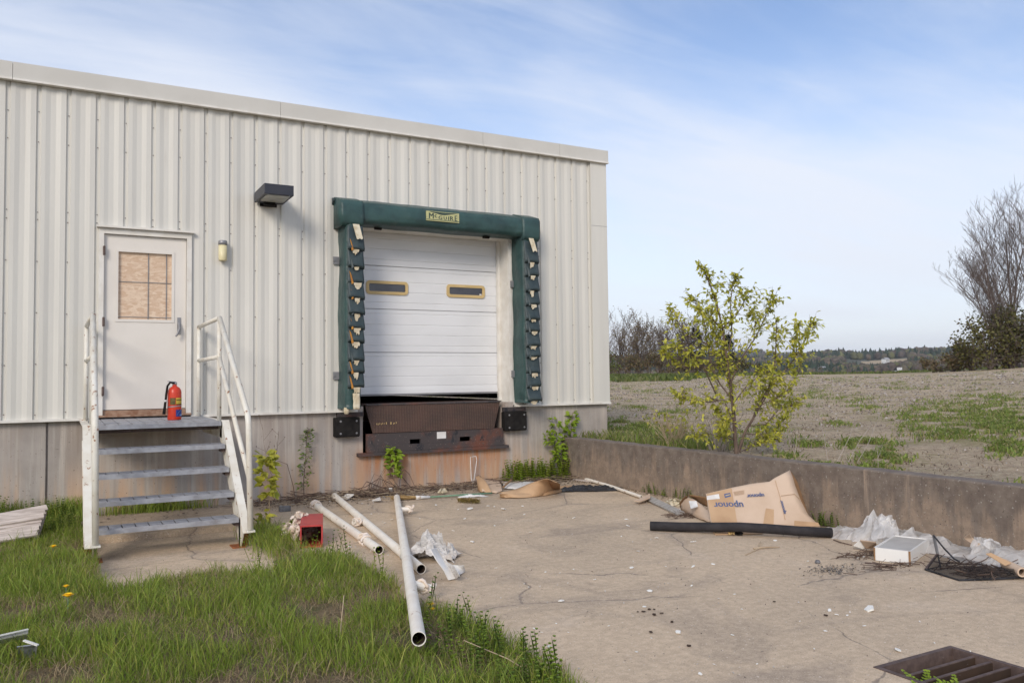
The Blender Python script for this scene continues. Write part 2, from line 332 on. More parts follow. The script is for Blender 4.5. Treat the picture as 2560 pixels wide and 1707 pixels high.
def m_pave(name, k=1.07):
    m, t, b = newmat(name); v = tcoord(t)
    s = lambda c: tuple(x*k for x in c)
    c = tmix(t, tmap(t, tnoise(t, v, .55, 8, .6, .4), .35, .68), s((.62,.475,.325)), s((.50,.385,.265)))
    c = tmix(t, tmap(t, tnoise(t, tcoord(t, (1,1,1), (7,3,0)), 1.1, 8, .62, .7), .50, .64, 0, .7), c, s((.37,.285,.205)))
    c = tmix(t, tmap(t, tnoise(t, tcoord(t, (.45,1.5,1), (2,9,0), (0,0,R(-28))), 1.1, 7, .6, .9), .54, .68, 0, .75), c, s((.31,.24,.18)))
    c = tmix(t, tmap(t, tnoise(t, tcoord(t, (1,1,1), (1,6,0)), .9, 6, .6), .56, .72, 0, .7), c, s((.64,.52,.40)))
    # dirt washed against the dock wall
    z = sepz(t); c = tmix(t, tmath(t, 'MULTIPLY', tmap(t, z['Y'], -1.7, -.1), tmap(t, tnoise(t, v, 2.2, 6, .6), .3, .6, .35, .8)), c, s((.20,.15,.115)))
    # hairline cracks
    vo = tn(t, 'ShaderNodeTexVoronoi'); vo.feature = 'DISTANCE_TO_EDGE'; vo.inputs['Scale'].default_value = .55
    dn = tn(t, 'ShaderNodeTexNoise'); t.links.new(v, dn.inputs['Vector']); dn.inputs['Scale'].default_value = 3; dn.inputs['Detail'].default_value = 6
    t.links.new(tmix(t, .16, v, dn.outputs['Color']), vo.inputs['Vector'])
    cr = tmath(t, 'MULTIPLY', tmap(t, vo.outputs['Distance'], .0012, .0045, 1, 0), tmap(t, tnoise(t, tcoord(t, (1,1,1), (5,5,0)), .8, 3), .40, .50))
    c = tmix(t, tmath(t, 'MULTIPLY', cr, .8), c, s((.13,.105,.09)))
    c = tmix(t, tmath(t, 'MULTIPLY', tmap(t, vo.outputs['Distance'], 0, .05, 1, 0), tmap(t, tnoise(t, tcoord(t, (1,1,1), (5,5,0)), .8, 3), .46, .6, 0, .4)), c, s((.25,.20,.165)))
    mid = tnoise(t, v, 17, 10, .78)
    c = tmix(t, tmap(t, mid, .40, .62), tmix(t, .26, c, s((.19,.145,.105))), tmix(t, .20, c, s((.74,.60,.44))))
    c = tmix(t, tmap(t, tnoise(t, tcoord(t, (1,1,1), (8,2,0)), 48, 3, .6), .655, .68), c, s((.70,.62,.52)))
    c = tmix(t, tmap(t, tnoise(t, tcoord(t, (1,1,1), (2,12,0)), 40, 3, .6), .665, .69), c, s((.13,.105,.09)))
    fine = tnoise(t, v, 130, 3, .6)
    c = tmix(t, tmap(t, fine, .36, .64, 0, 1), tmix(t, .18, c, (.14,.105,.08)), tmix(t, .14, c, (.78,.66,.52)))
    c = tmix(t, tmap(t, tnoise(t, tcoord(t, (1,1,1), (3,1,0)), 75, 2), .70, .73), c, s((.55,.50,.45)))
    t.links.new(c, b.inputs['Base Color']); b.inputs['Roughness'].default_value = .92
    tbump(t, b, tmath(t, 'SUBTRACT', fine, tmath(t, 'MULTIPLY', cr, 2)), .004, .5); return m
MAT['pave'] = m_pave('pavement_concrete'); MAT['pad'] = m_pave('pad_concrete', 1.05)
def m_soil(name, a, b2, gr, g0, g1, gs):
    m, t, b = newmat(name); v = tcoord(t)
    c = tmix(t, tmap(t, tnoise(t, v, 3, 8, .65), .35, .65), a, b2)
    c = tmix(t, tmap(t, tnoise(t, tcoord(t, (1,1,1), (3,3,3)), .45, 6, .65), .42, .60, 0, .55), c, tuple(x*.62 for x in b2))
    c = tmix(t, tmap(t, tnoise(t, v, 9, 10, .8), .42, .60), tmix(t, .42, c, tuple(x*.35 for x in a)), tmix(t, .25, c, tuple(min(.8, x*1.7) for x in a)))
    c = tmix(t, tmap(t, tnoise(t, v, 34, 4, .7), .52, .64, 0, .6), c, tuple(min(.8, x*1.5) for x in a))
    c = tmix(t, tmap(t, tnoise(t, tcoord(t, (1,1,1), (6,1,3)), 21, 5, .7), .54, .66, 0, .75), c, tuple(x*.36 for x in a))
    c = tmix(t, tmap(t, tnoise(t, tcoord(t, (1,1,1), (2,8,3)), gs, 9, .7), g0, g1, 0, .8), c, gr)
    t.links.new(c, b.inputs['Base Color']); b.inputs['Roughness'].default_value = .95
    tbump(t, b, tnoise(t, v, 14, 8, .75), .10, .9); return m
MAT['lawn'] = m_soil('lawn_soil', (.30,.215,.125), (.21,.16,.085), (.12,.135,.04), .45, .62, 2.)
MAT['field'] = m_soil('field_soil', (.66,.475,.325), (.53,.38,.25), (.33,.28,.125), .50, .62, .8)
MAT['hill'] = m_soil('hill_ground', (.10,.095,.06), (.075,.075,.05), (.05,.07,.035), .45, .6, .01)
MAT['farfield'] = mk('far_field', (.44,.33,.20), (.38,.29,.18), rough=.95, scale=.02)
def m_plate():
    m, t, b = newmat('diamond_plate'); v = tcoord(t, (1,1,1), (0,0,0), (0,R(45),0))
    ch = tn(t, 'ShaderNodeTexChecker'); t.links.new(tcoord(t, (1,1,.6)), ch.inputs['Vector']); ch.inputs['Scale'].default_value = 34
    w1 = tn(t, 'ShaderNodeTexVoronoi'); t.links.new(tcoord(t, (26,1,52), (0,0,0)), w1.inputs['Vector']); w1.inputs['Scale'].default_value = 1; w1.inputs['Randomness'].default_value = 0
    h = tmap(t, w1.outputs['Distance'], .15, .45, 1, 0)
    c = tmix(t, tmap(t, tnoise(t, tcoord(t), 3, 6), .35, .65), (.075,.048,.040), (.11,.062,.048))
    c = tmix(t, tmath(t, 'MULTIPLY', h, .6), c, (.17,.115,.085))
    t.links.new(c, b.inputs['Base Color']); b.inputs['Roughness'].default_value = .6; b.inputs['Metallic'].default_value = .3
    tbump(t, b, h, .008, .9); return m
MAT['plate'] = m_plate()
def m_beam():
    m, t, b = newmat('rusted_beam')
    c = tmix(t, tmap(t, tnoise(t, tcoord(t), 2.3, 6, .6), .48, .66), (.055,.045,.045), (.13,.048,.03))
    c = tmix(t, tmap(t, tnoise(t, tcoord(t, (1,1,.5), (4,0,2)), 7, 6, .7), .56, .64), c, (.022,.022,.027))
    c = tmix(t, tmap(t, tnoise(t, tcoord(t), 40, 3), .62, .7, 0, .6), c, (.22,.17,.15))
    t.links.new(c, b.inputs['Base Color']); b.inputs['Roughness'].default_value = .75
    tbump(t, b, tnoise(t, tcoord(t), 40, 5, .7), .004, .5); return m
MAT['beam'] = m_beam()
def m_sheet(name, col, alpha, rough=.35, grid=0):
    m, t, b = newmat(name); tr = tn(t, 'ShaderNodeBsdfTransparent'); mxs = tn(t, 'ShaderNodeMixShader')
    c = tmix(t, tmap(t, tnoise(t, tcoord(t), 9, 4), .35, .65), col, tuple(x*.8 for x in col))
    t.links.new(c, b.inputs['Base Color']); b.inputs['Roughness'].default_value = rough
    if grid:
        ck = tn(t, 'ShaderNodeTexBrick'); 
        n = tnoise(t, tcoord(t), grid, 1); t.links.new(tmap(t, n, .45, .55, alpha*.7, min(1, alpha*1.25)), mxs.inputs[0])
    else: t.links.new(tmap(t, tnoise(t, tcoord(t), 6, 4), .3, .7, alpha*.85, min(1, alpha*1.1)), mxs.inputs[0])
    tl = tn(t, 'ShaderNodeBsdfTranslucent'); t.links.new(c, tl.inputs[0]); m2 = tn(t, 'ShaderNodeMixShader'); m2.inputs[0].default_value = .4
    t.links.new(b.outputs[0], m2.inputs[1]); t.links.new(tl.outputs[0], m2.inputs[2])
    t.links.new(tr.outputs[0], mxs.inputs[1]); t.links.new(m2.outputs[0], mxs.inputs[2]); t.links.new(mxs.outputs[0], t.nodes['Material Output'].inputs[0])
    return m
MAT['plastic'] = m_sheet('plastic_sheet', (.95,.95,.95), .66, .15)
MAT['blackmesh'] = m_sheet('black_screen', (.018,.018,.020), .52, .7, 0)
MAT['blackfilm'] = mk('black_film', (.016,.016,.019), (.03,.03,.034), rough=.45, scale=20, bump=.01, bscale=30)

# ================================================================== SETTING: pavement, pad, lawn, field, valley
GX0, GX1, GY0, GY1 = 3.80, 4.40, -8.52, -7.90      # drain opening
pv = MB()
def slab(m, x0, x1, y0, y1, z, t=.16): m.box(x0, x1, y0, y1, z-t, z)
XS = [1.92, GX0-.03, GX1+.03, 6.83]; YS = [-30, GY0-.03, GY1+.03, .01]
m = pv; bz = -.16
# one sheet with a square hole: eight cells round the drain share their edges; left strip under the lawn, slab under the stairs
xs = [.2, 1.92, GX0-.03, GX1+.03, 6.83]; ys = [-30, GY0-.03, GY1+.03, -3.5, -1.55, .012]
idx = {}
def pvx(i, j):
    if (i, j) not in idx: idx[(i, j)] = len(m.v); m.v.append((xs[i], ys[j], 0.))
    return idx[(i, j)]
for i in range(4):
    for j in range(5):
        if i == 2 and j == 1: continue          # drain
        if i == 0 and j == 3: continue          # the lower pad in front of the stairs
        m.f.append((pvx(i, j), pvx(i+1, j), pvx(i+1, j+1), pvx(i, j+1)))
def vq(a, b, z0, z1): m.add([(a[0],a[1],z0),(b[0],b[1],z0),(b[0],b[1],z1),(a[0],a[1],z1)], [(0,1,2,3)])
vq((1.92,-3.5), (1.92,-1.55), -.16, 0); vq((.2,-1.55), (1.92,-1.55), -.16, 0); vq((.2,.012), (.2,-1.55), -.16, 0); vq((.2,-3.5), (1.92,-3.5), -.16, 0)
pave = pv.build('pavement', MAT['pave']); tag(pave, kind='structure')
PADZ = -.065
pad = MB().add([(.19,-3.52,PADZ),(1.93,-3.52,PADZ),(1.93,-1.54,PADZ),(.19,-1.54,PADZ)], [(0,1,2,3)]).build('concrete_pad', MAT['pad']); tag(pad, kind='structure')
# joint groove beside the stairs
tag(MB().box(1.905, 1.925, -1.54, 0, .001, .004).build('pavement_joint', MAT['black']), kind='structure')

LAWN_PX = [(1420,1712),(1290,1618),(1200,1568),(1120,1530),(1050,1528),(1010,1490),(950,1438),(880,1402),(800,1388),(728,1390),(700,1330),(672,1326),(690,1400),(690,1436),(600,1438),(520,1428),(430,1450),(330,1478),(255,1475),(238,1400),(215,1350),(196,1300),(188,1262)]
LAWN = [G(u, v)[:2] for u, v in LAWN_PX]
LAWN = [(2.3,-30)] + [tuple(p) for p in LAWN] + [(-.12,.0), (-40,.0), (-40,-30)]
LP = np.array(LAWN)
def inside(P):
    x, y = P[:,0], P[:,1]; ins = np.zeros(len(P), bool); n = len(LP); dist = np.full(len(P), 1e9)
    for i in range(n):
        a = LP[i]; b = LP[(i+1) % n]
        c = ((a[1] > y) != (b[1] > y)) & (x < (b[0]-a[0])*(y-a[1])/((b[1]-a[1]) if b[1] != a[1] else 1e-9)+a[0]); ins ^= c
        d = b-a; t = np.clip(((P-a)@d)/(d@d), 0, 1); q = a+t[:,None]*d; dist = np.minimum(dist, np.hypot(*(P-q).T))
    return np.where(ins, dist, -dist)
def vnoise(P, s, o=0): return np.array([noise.noise(Vector((p[0]*s+o, p[1]*s-o, o*.3))) for p in P])
# near lawn sheet: rises out of the pavement edge with a ragged border
gx = np.arange(-6, 2.75, .06); gy = np.arange(-11, .02, .06); XX, YY = np.meshgrid(gx, gy); P = np.stack([XX.ravel(), YY.ravel()], 1)
sd = inside(P); n1_ = vnoise(P, 6, 3); n2_ = vnoise(P, 1.1, 9)
Z = np.clip((sd+n1_*.07)*.35, -.06, .03)+n1_*.008+np.where(sd > .1, n2_*.02, 0)
inpad = (P[:,0] > .2) & (P[:,0] < 1.92) & (P[:,1] > -3.5) & (P[:,1] < -1.55)
Z = np.where(inpad & (sd < .05), -.10, Z); Z = np.where(P[:,1] > -.015, np.minimum(Z, -.05), Z)
ok = (sd > -.12); keep = ok.reshape(XX.shape); ni = XX.shape[1]; fs = []
for j in range(XX.shape[0]-1):
    a = keep[j,:-1] & keep[j,1:] & keep[j+1,:-1] & keep[j+1,1:]
    for i in np.nonzero(a)[0]: fs.append((j*ni+i, j*ni+i+1, (j+1)*ni+i+1, (j+1)*ni+i))
used = np.unique(np.array(fs)); rem = -np.ones(len(P), int); rem[used] = np.arange(len(used))
lawn = rawmesh('lawn', np.concatenate([P, Z[:,None]], 1)[used], rem[np.array(fs)], MAT['lawn']); tag(lawn, kind='structure')
# outer ground the near lawn lies in
og = MB().add([(-400,-400,-.08),(6.9,-400,-.08),(6.9,.5,-.08),(-400,.5,-.08)], [(0,1,2,3)]).build('yard_ground', MAT['lawn']); tag(og, kind='structure')

def field_z(x, y):
    d = np.hypot(np.maximum(x-7, 0), (y+4)*.75)
    s = np.clip(d/46, 0, 1); s = s*s*(3-2*s)
    z = .55+.90*s
    az = np.arctan2(x, y+DD); z = z+np.clip((az-.93)/.14, 0, 1)*.32*s
    drop = np.clip((np.hypot(x, y+DD)-92)/260, 0, 1); return z-26*drop*drop*(3-2*drop)
tv = []; tf = []
rr = np.concatenate([np.linspace(7.03, 30, 80), np.linspace(30.8, 96, 70), np.linspace(100, 420, 30)])
# cartesian near part (x > 7.03), fan further out
gx = np.concatenate([np.linspace(7.03, 26, 110), np.linspace(26.5, 100, 74), np.linspace(106, 420, 40)])
gy = np.concatenate([np.linspace(-60, -14, 24), np.linspace(-13.6, 26, 130), np.linspace(26.6, 120, 70), np.linspace(126, 420, 34)])
XX, YY = np.meshgrid(gx, gy); ZZ = field_z(XX, YY)
pn = np.array([noise.noise(Vector((a*.9, b*.9, 3)))*.045+noise.noise(Vector((a*4, b*4, 1)))*.018 for a, b in zip(XX.ravel(), YY.ravel())])
near = np.clip((XX.ravel()-7.03)/.6, .15, 1)
V = np.stack([XX.ravel(), YY.ravel(), ZZ.ravel()+pn*near], 1)
nx = len(gx); q = np.arange(len(V)).reshape(XX.shape)
bl = (XX[:-1,:-1] < 7.6) & (YY[:-1,:-1] > 0)         # stays outside the building
FQ = np.stack([q[:-1,:-1], q[:-1,1:], q[1:,1:], q[1:,:-1]], -1)[~bl]
fld = rawmesh('field', V, FQ.reshape(-1,4), MAT['field']); tag(fld, kind='structure')
# ground behind the building, out of sight from here but there
tag(MB().add([(-400,26,.5),(7.03,26,.5),(7.03,420,.5),(-400,420,.5)], [(0,1,2,3)]).build('rear_ground', MAT['field']), kind='structure')

# valley and hills (polar fan about the yard)
def hill_z(r, az):
    d = math.degrees(az); z = -27.
    def ss(x): x = max(0, min(1, x)); return x*x*(3-2*x)
    z += 33*ss((r-380)/520)*(.94+.06*math.sin(d*.9+1))
    z += 26*ss((r-950)/700)*(.88+.12*math.sin(d*.45+2.2))
    z += 46*ss((r-2300)/1300)*(1.0+.10*math.sin(d*.8-36))*(1+.5*ss(1-abs(d-45.2)/2.2))
    z += 5*noise.noise(Vector((r*.003, d*.25, 2)))*ss((r-380)/400)
    return z
na, nr = 261, 110; azs = np.radians(np.linspace(-10, 120, na)); rs_ = np.geomspace(330, 5200, nr); hv = []; hf = []; hm = []
for i, r_ in enumerate(rs_):
    for a_ in azs: hv.append((r_*math.sin(a_), r_*math.cos(a_)-DD, hill_z(r_, a_)))
for i in range(nr-1):
    for j in range(na-1):
        hf.append((i*na+j, i*na+j+1, (i+1)*na+j+1, (i+1)*na+j)); d_ = math.degrees(azs[j]); hm.append(1 if (51.6+(rs_[i]-1300)*.004 < d_ < 54.6 and 1290 < rs_[i] < 1480-25*(d_-52)) else 0)
hb = MB(); hb.v = hv; hb.f = hf; hills = hb.build('hills', [MAT['hill'], MAT['farfield']], smooth=True); tag(hills, kind='structure')
hills.data.polygons.foreach_set('material_index', hm)

# ================================================================== BUILDING
bld = thing('warehouse', (3.5, 0, 0), 'low beige warehouse of ribbed metal siding on a concrete foundation', 'building')
RIB0, PITCH = -.571, .3043
ZB, ZF, ZT = 1.135, W(700, 299)[2], 5.19
OPEN = [(.39, 1.41, 1.135, 3.375), (3.53, 5.95, 1.135, 3.69)]
PROF = [(0,.0),(.115,.0),(.145,-.022),(.29,-.022),(.45,-.010),(.63,-.010),(.80,-.022),(.975,-.022),(1.,.0)]
def siding_panel(k0, k1, xend=None):
    mb = MB(); pts = []
    for k in range(k0, k1):
        for f_, y in PROF[:-1] if k < k1-1 else PROF: pts.append((RIB0+(k+f_)*PITCH, y-.012))
    if xend: pts = [p for p in pts if p[0] < xend-.01]+[(xend, pts[-1][1])]
    xs_ = sorted(set([p[0] for p in pts]+[e for o in OPEN for e in o[:2] if pts[0][0] < e < pts[-1][0]]))
    yv = np.interp(xs_, [p[0] for p in pts], [p[1] for p in pts])
    for i in range(len(xs_)-1):
        xm_ = (xs_[i]+xs_[i+1])/2; zr = [(ZB, ZF+.05)]
        for a, b_, c_, d_ in OPEN:
            if a < xm_ < b_: zr = [(d_, ZF+.05)]
        for z0, z1 in zr:
            mb.add([(xs_[i],yv[i],z0),(xs_[i+1],yv[i+1],z0),(xs_[i+1],yv[i+1],z1),(xs_[i],yv[i],z1)], [(0,1,2,3)])
    o = mb.build('siding_panel', MAT['siding'], bld)
    sc = MB()
    for k in range(k0, k1):
        x = RIB0+(k+.06)*PITCH
        if xend and x > xend-.03: continue
        for z in (1.20, 1.75, 2.35, 2.95, 3.42, 3.52, 4.32, 4.66):
            z += random.uniform(-.015, .015)
            if any(a-.03 < x < b_+.03 and z < d_+.03 for a, b_, c_, d_ in OPEN): continue
            if 3.15 < x < 6.35 and z < 4.05: continue
            sc.lathe((x, -.016, z), [(.0065, -.005), (.005, 0.004)], 6, 1)
    if sc.v: tag(sc.build('screws', MAT['ironrust'], o), kind='stuff')
for k in range(-18, 24, 3): siding_panel(k, k+3)
siding_panel(24, 27, 7.50)
# corner trim, side and rear shell
MB().box(7.40, 7.71, -.062, -.05, ZB, ZF+.05).box(7.698, 7.71, -.05, .28, ZB, ZF+.05).build('corner_trim', MAT['siding'], bld)
MB().box(7.40, 7.7105, -.064, -.0625, 3.955, 3.96).build('trim_seam', MAT['greymetal'], bld)
MB().box(7.60, 7.69, .28, 24, ZB, ZF+.1).build('side_wall', MAT['siding'], bld)
MB().box(-6.2, -6.1, .0, 24, 0, ZF+.1).build('far_side_wall', MAT['siding'], bld)
MB().box(-6.1, 7.69, 23.9, 24, 0, ZF+.1).build('rear_wall', MAT['siding'], bld)
MB().box(-6.2, 7.69, .0, 24, ZF+.10, ZF+.2).build('roof', MAT['roofmat'], bld)
# inner lining so that the shell is dark behind the siding; openings left free
il = MB()
for x0, x1, z0, z1 in ((-6.1,.39,1.13,4.9),(.39,1.41,3.375,4.9),(1.41,3.53,1.13,4.9),(3.53,5.95,3.69,4.9),(5.95,7.60,1.13,4.9)): il.box(x0, x1, .004, .03, z0, z1)
il.build('wall_backing', MAT['greymetal'], bld)
# parapet flashing in lengths, each with its drip lip
jx = [-6.2] + [W(u, 300)[0] for u in (31,)] + [W(697, 250)[0], W(1200, 335)[0], W(1391, 365)[0], 7.735]
for a, b_ in zip(jx[:-1], jx[1:]):
    o = MB().box(a+.002, b_-.002, -.095, .3, ZF+.02, ZT).build('parapet_flashing', MAT['trim'], bld)
    MB().box(a+.002, b_-.002, -.112, -.045, ZF-.005, ZF+.018).build('drip_edge', MAT['whitetrim'], o)
MB().box(7.64, 7.735, .3, 24, ZF+.02, ZT).build('parapet_flashing', MAT['trim'], bld)
# base lip
for a, b_ in ((-6.2,.39),(1.41,3.53),(5.98,7.725)): MB().box(a, b_, -.075, .0, ZB-.028, ZB).build('base_trim', MAT['whitetrim'], bld)
# foundation: bays either side of the open joint, dock pit left free
XJ = W(117, 1130)[0]
fo = MB()
fo.box(-6.2, XJ-.012, .01, .35, -.3, ZB-.03); fo.box(XJ+.012, 3.625, .01, .35, -.3, ZB-.03); fo.box(XJ-.012, XJ+.012, .04, .35, -.3, ZB-.03)
fo.box(3.625, 5.775, .01, .35, -.3, .50); fo.box(5.775, 7.70, .01, .35, -.3, ZB-.03)
fo.box(7.45, 7.70, .35, 24, -.3, ZB-.03)
fo.build('foundation', MAT['found'], bld)
MB().box(-6.1, 7.45, 1.4, 23.9, .9, 1.12).box(-6.1, 3.60, .35, 1.4, .9, 1.12).box(5.80, 7.45, .35, 1.4, .9, 1.12).build('floor_slab', MAT['found'], bld)
pit = MB().box(3.58, 3.61, .352, 1.4, .3, .9).box(5.79, 5.82, .352, 1.4, .3, .9).box(3.61, 5.79, 1.37, 1.4, .3, .9).box(3.61, 5.79, .352, 1.37, .3, .33); pit.build('pit_lining', MAT['black'], bld)

# --- personnel door
fr = MB(); d0, d1, dz0, dz1 = .44, 1.352, 1.222, 3.305
fr.box(.385, .437, -.055, .06, 1.14, 3.375); fr.box(1.356, 1.412, -.055, .06, 1.14, 3.375); fr.box(.437, 1.356, -.055, .06, 3.31, 3.375)
dr = MB(); wx0, wx1, wz0, wz1 = .594, 1.188, 2.30, 3.108
for a in ((d0,wx0,dz0,dz1),(wx1,d1,dz0,dz1),(wx0,wx1,dz0,wz0),(wx0,wx1,wz1,dz1)): dr.box(a[0], a[1], -.012, .035, a[2], a[3])
door = dr.build('door', MAT['door'], bld)
fr.build('door_frame', MAT['whitetrim'], door)
MB().box(.36, 1.435, -.10, .0, 3.378, 3.40).build('drip_cap', MAT['whitetrim'], door)
wf = MB()
for a in ((wx0-.03,wx1+.03,wz0-.032,wz0),(wx0-.03,wx1+.03,wz1,wz1+.03),(wx0-.03,wx0,wz0,wz1),(wx1,wx1+.03,wz0,wz1)): wf.box(a[0], a[1], -.02, -.0125, a[2], a[3])
wf.build('window_bead', MAT['door'], door)
MB().box(wx0, wx1, .018, .03, wz0, wz1).build('window_board', MAT['osb'], door)
mu = MB(); xa = W(370.7, 720)[0]; xb = W(416, 720)[0]
mu.box(xa-.004, xa+.004, .008, .0175, wz0, wz1); mu.box(xb-.004, xb+.004, .008, .0175, wz0, wz1)
for v_ in (706, 793): z_ = W(362, v_)[2]; mu.box(wx0, wx1, .0085, .017, z_-.003, z_+.003)
mu.build('muntin', MAT['greymetal'], door)
hd = MB(); hz0 = W(448, 842)[2]; hz1 = W(448, 794)[2]; hx = W(447, 815)[0]
hd.box(hx-.02, hx+.02, -.022, -.012, hz0+.03, hz1); hd.tube([(hx,-.03,hz1-.07),(hx,-.07,hz0+.09),(hx-.02,-.085,hz0+.04),(hx-.045,-.09,hz0)], [.013,.015,.014,.010], 8)
hd.build('pull_handle', MAT['greymetal'], door, smooth=False)
for v_ in (628, 805, 978):
    z_ = W(258, v_)[2]; MB().tube([(.438,-.065,z_-.055),(.438,-.065,z_+.055)], .011, 8).box(.425, .452, -.06, -.054, z_-.05, z_+.05).build('hinge', MAT['ironrust'], door)
MB().box(.385, 1.412, -.09, .06, 1.138, 1.16).box(.44, 1.352, -.02, .05, 1.16, 1.215).build('threshold', mk('threshold_rust', (.36,.24,.17), (.24,.13,.08), rough=.9, scale=14), door)
MB().box(.3, 1.5, .07, .1, 1.12, 3.5).build('door_backing', MAT['greymetal'], door)

# --- overhead dock door: five sections with pressed grooves, two slot windows
YD = .30; DJ = [3.78, 3.163, 2.545, 1.926, 1.352]
ddr = MB().box(3.50, 5.98, YD+.05, YD+.06, 1.352, 3.80).build('overhead_door', MAT['dockdoor'], bld)
for i in range(4):
    zt, zb = DJ[i], DJ[i+1]; h_ = zt-zb; mb = MB(); pr = [(zt-.002, YD+.012), (zt-.006, YD)]
    for g in (.105, .36, .60, .845):
        zg = zt-g*h_; pr += [(zg+.007, YD), (zg, YD+.006), (zg-.007, YD)]
    pr += [(zb+.006, YD), (zb+.002, YD+.012)]
    for (za_, ya_), (zb_, yb_) in zip(pr[:-1], pr[1:]): mb.add([(3.50,ya_,za_),(3.50,yb_,zb_),(5.90,yb_,zb_),(5.90,ya_,za_)], [(0,1,2,3)])
    mb.build('door_section', MAT['dockdoor'], ddr)
MB().box(3.52, 5.90, YD-.012, YD+.03, 1.335, 1.40).build('bottom_rail', MAT['dockdoor'], ddr)
MB().box(3.52, 5.90, YD-.006, YD+.02, 1.31, 1.336).build('bottom_gasket', MAT['greymetal'], ddr)
def rrect(x0, x1, z0, z1, r, y, n=5):
    out = []
    for cx_, cz_, a0 in ((x1-r,z1-r,0),(x0+r,z1-r,90),(x0+r,z0+r,180),(x1-r,z0+r,270)):
        for k in range(n): a = R(a0+90*k/(n-1)); out.append((cx_+r*math.cos(a), y, cz_+r*math.sin(a)))
    return out
for (x0, x1) in ((3.777, 4.409), (5.025, 5.658)):
    o1 = rrect(x0, x1, 2.754, 2.947, .05, YD-.02); i1 = rrect(x0+.042, x1-.042, 2.796, 2.905, .02, YD-.02); mb = MB(); n_ = len(o1)
    o2 = [(p[0], YD+.005, p[2]) for p in o1]; i2 = [(p[0], YD-.004, p[2]) for p in i1]
    mb.add(o1+i1+o2+i2, [(k, (k+1) % n_, n_+(k+1) % n_, n_+k) for k in range(n_)]+[(2*n_+k, 2*n_+(k+1) % n_, (k+1) % n_, k) for k in range(n_)]+[(n_+k, n_+(k+1) % n_, 3*n_+(k+1) % n_, 3*n_+k) for k in range(n_)])
    mb.build('window_frame', MAT['tan'], ddr)
    MB().add([(p[0], YD-.005, p[2]) for p in rrect(x0+.03, x1-.03, 2.785, 2.916, .02, 0)], [tuple(range(20))]).build('window_pane', MAT['darkglass'], ddr)
MB().box(5.57, 5.605, YD-.0075, YD-.0055, 2.80, 2.82).build('sticker', MAT['paper'], ddr)
jb = MB(); jb.box(5.905, 5.95, -.03, .36, 1.18, 3.69); jb.box(3.53, 3.56, -.03, .36, 1.18, 3.69); jb.box(3.56, 5.905, -.03, .28, 3.64, 3.69); jb.box(5.86, 5.904, .24, .29, 1.2, 3.64)
jb.build('dock_jamb', MAT['whitetrim'], bld)
for a, b_ in ((5.82,5.955),(3.50,3.62)): MB().box(a, b_, -.03, .3, 1.10, 1.178).build('jamb_shoe', MAT['found'], bld)
for x0, x1 in ((3.25, 3.62), (5.78, 6.16)): MB().box(x0, x1, -.05, .008, 1.045, 1.104).build('embed_angle', MAT['beam'], bld)

# --- dock leveller
lv = thing('dock_leveller', (4.7, 0, .5), 'rusty dock leveller with hanging tread plate lip under the white overhead door', 'dock leveller')
MB().prism([(3.645,-.03,1.186),(5.727,-.03,1.182),(5.615,-.055,.80),(3.745,-.055,.81)], (0,.02,0)).build('lip_plate', MAT['plate'], lv)
MB().box(3.645, 5.735, -.02, 1.38, 1.187, 1.205).build('deck', MAT['plate'], lv)
MB().tube([(3.66,-.025,1.194),(5.72,-.025,1.19)], .016, 8).build('hinge_tube', MAT['beam'], lv)
bm = MB()
xs2 = [3.66, 4.29, 4.45, 5.06, 5.235, 5.775]
zs2 = [.555, .635, .70, .80]
for i in range(5):
    for j in range(3):
        if i in (1, 3) and j == 1: continue
        bm.box(xs2[i], xs2[i+1], -.045, .0, zs2[j], zs2[j+1])
bm.box(3.66, 5.775, -.058, -.0455, .548, .63)
bm.build('cross_beam', MAT['beam'], lv)
MB().box(3.535, 5.85, -.075, .02, .502, .546).build('sill_angle', MAT['beam'], lv)
MB().box(4.70, 4.84, -.050, -.046, .69, .785).build('plate_label', MAT['paper'], lv)
ym = MB()
for k in range(14):
    x_ = 3.80+k*.022+random.uniform(-.006, .006)
    if k in (7, 8, 10): continue
    ym.box(x_, x_+random.uniform(.006,.014), -.0575, -.0555, .925+random.uniform(-.01,.006), .945+random.uniform(-.006,.012))
tag(ym.build('paint_mark', MAT['tan'], lv), kind='stuff')

# --- bumpers
def bumper(x0, x1, z0, z1, lab):
    b_ = thing('dock_bumper', ((x0+x1)/2, 0, z0), lab, 'dock bumper', 'rubber bumpers on the dock wall')
    MB().box(x0, x1, -.125, .009, z0, z1).build('rubber_block', MAT['black'], b_, bevel=.018)
    for x_ in (x0+.07, x1-.05):
        for z_ in (z0+.05, z1-.05): MB().lathe((x_, -.126, z_), [(.013, -.006), (.016, .006)], 8, 1).build('bolt', MAT['greymetal'], b_)
bumper(3.205, 3.545, .777, 1.04, 'square black rubber bumper beside the stair side of the dock leveller')
bumper(5.765, 6.14, .754, 1.04, 'square black rubber bumper beside the weedy corner of the retaining wall')

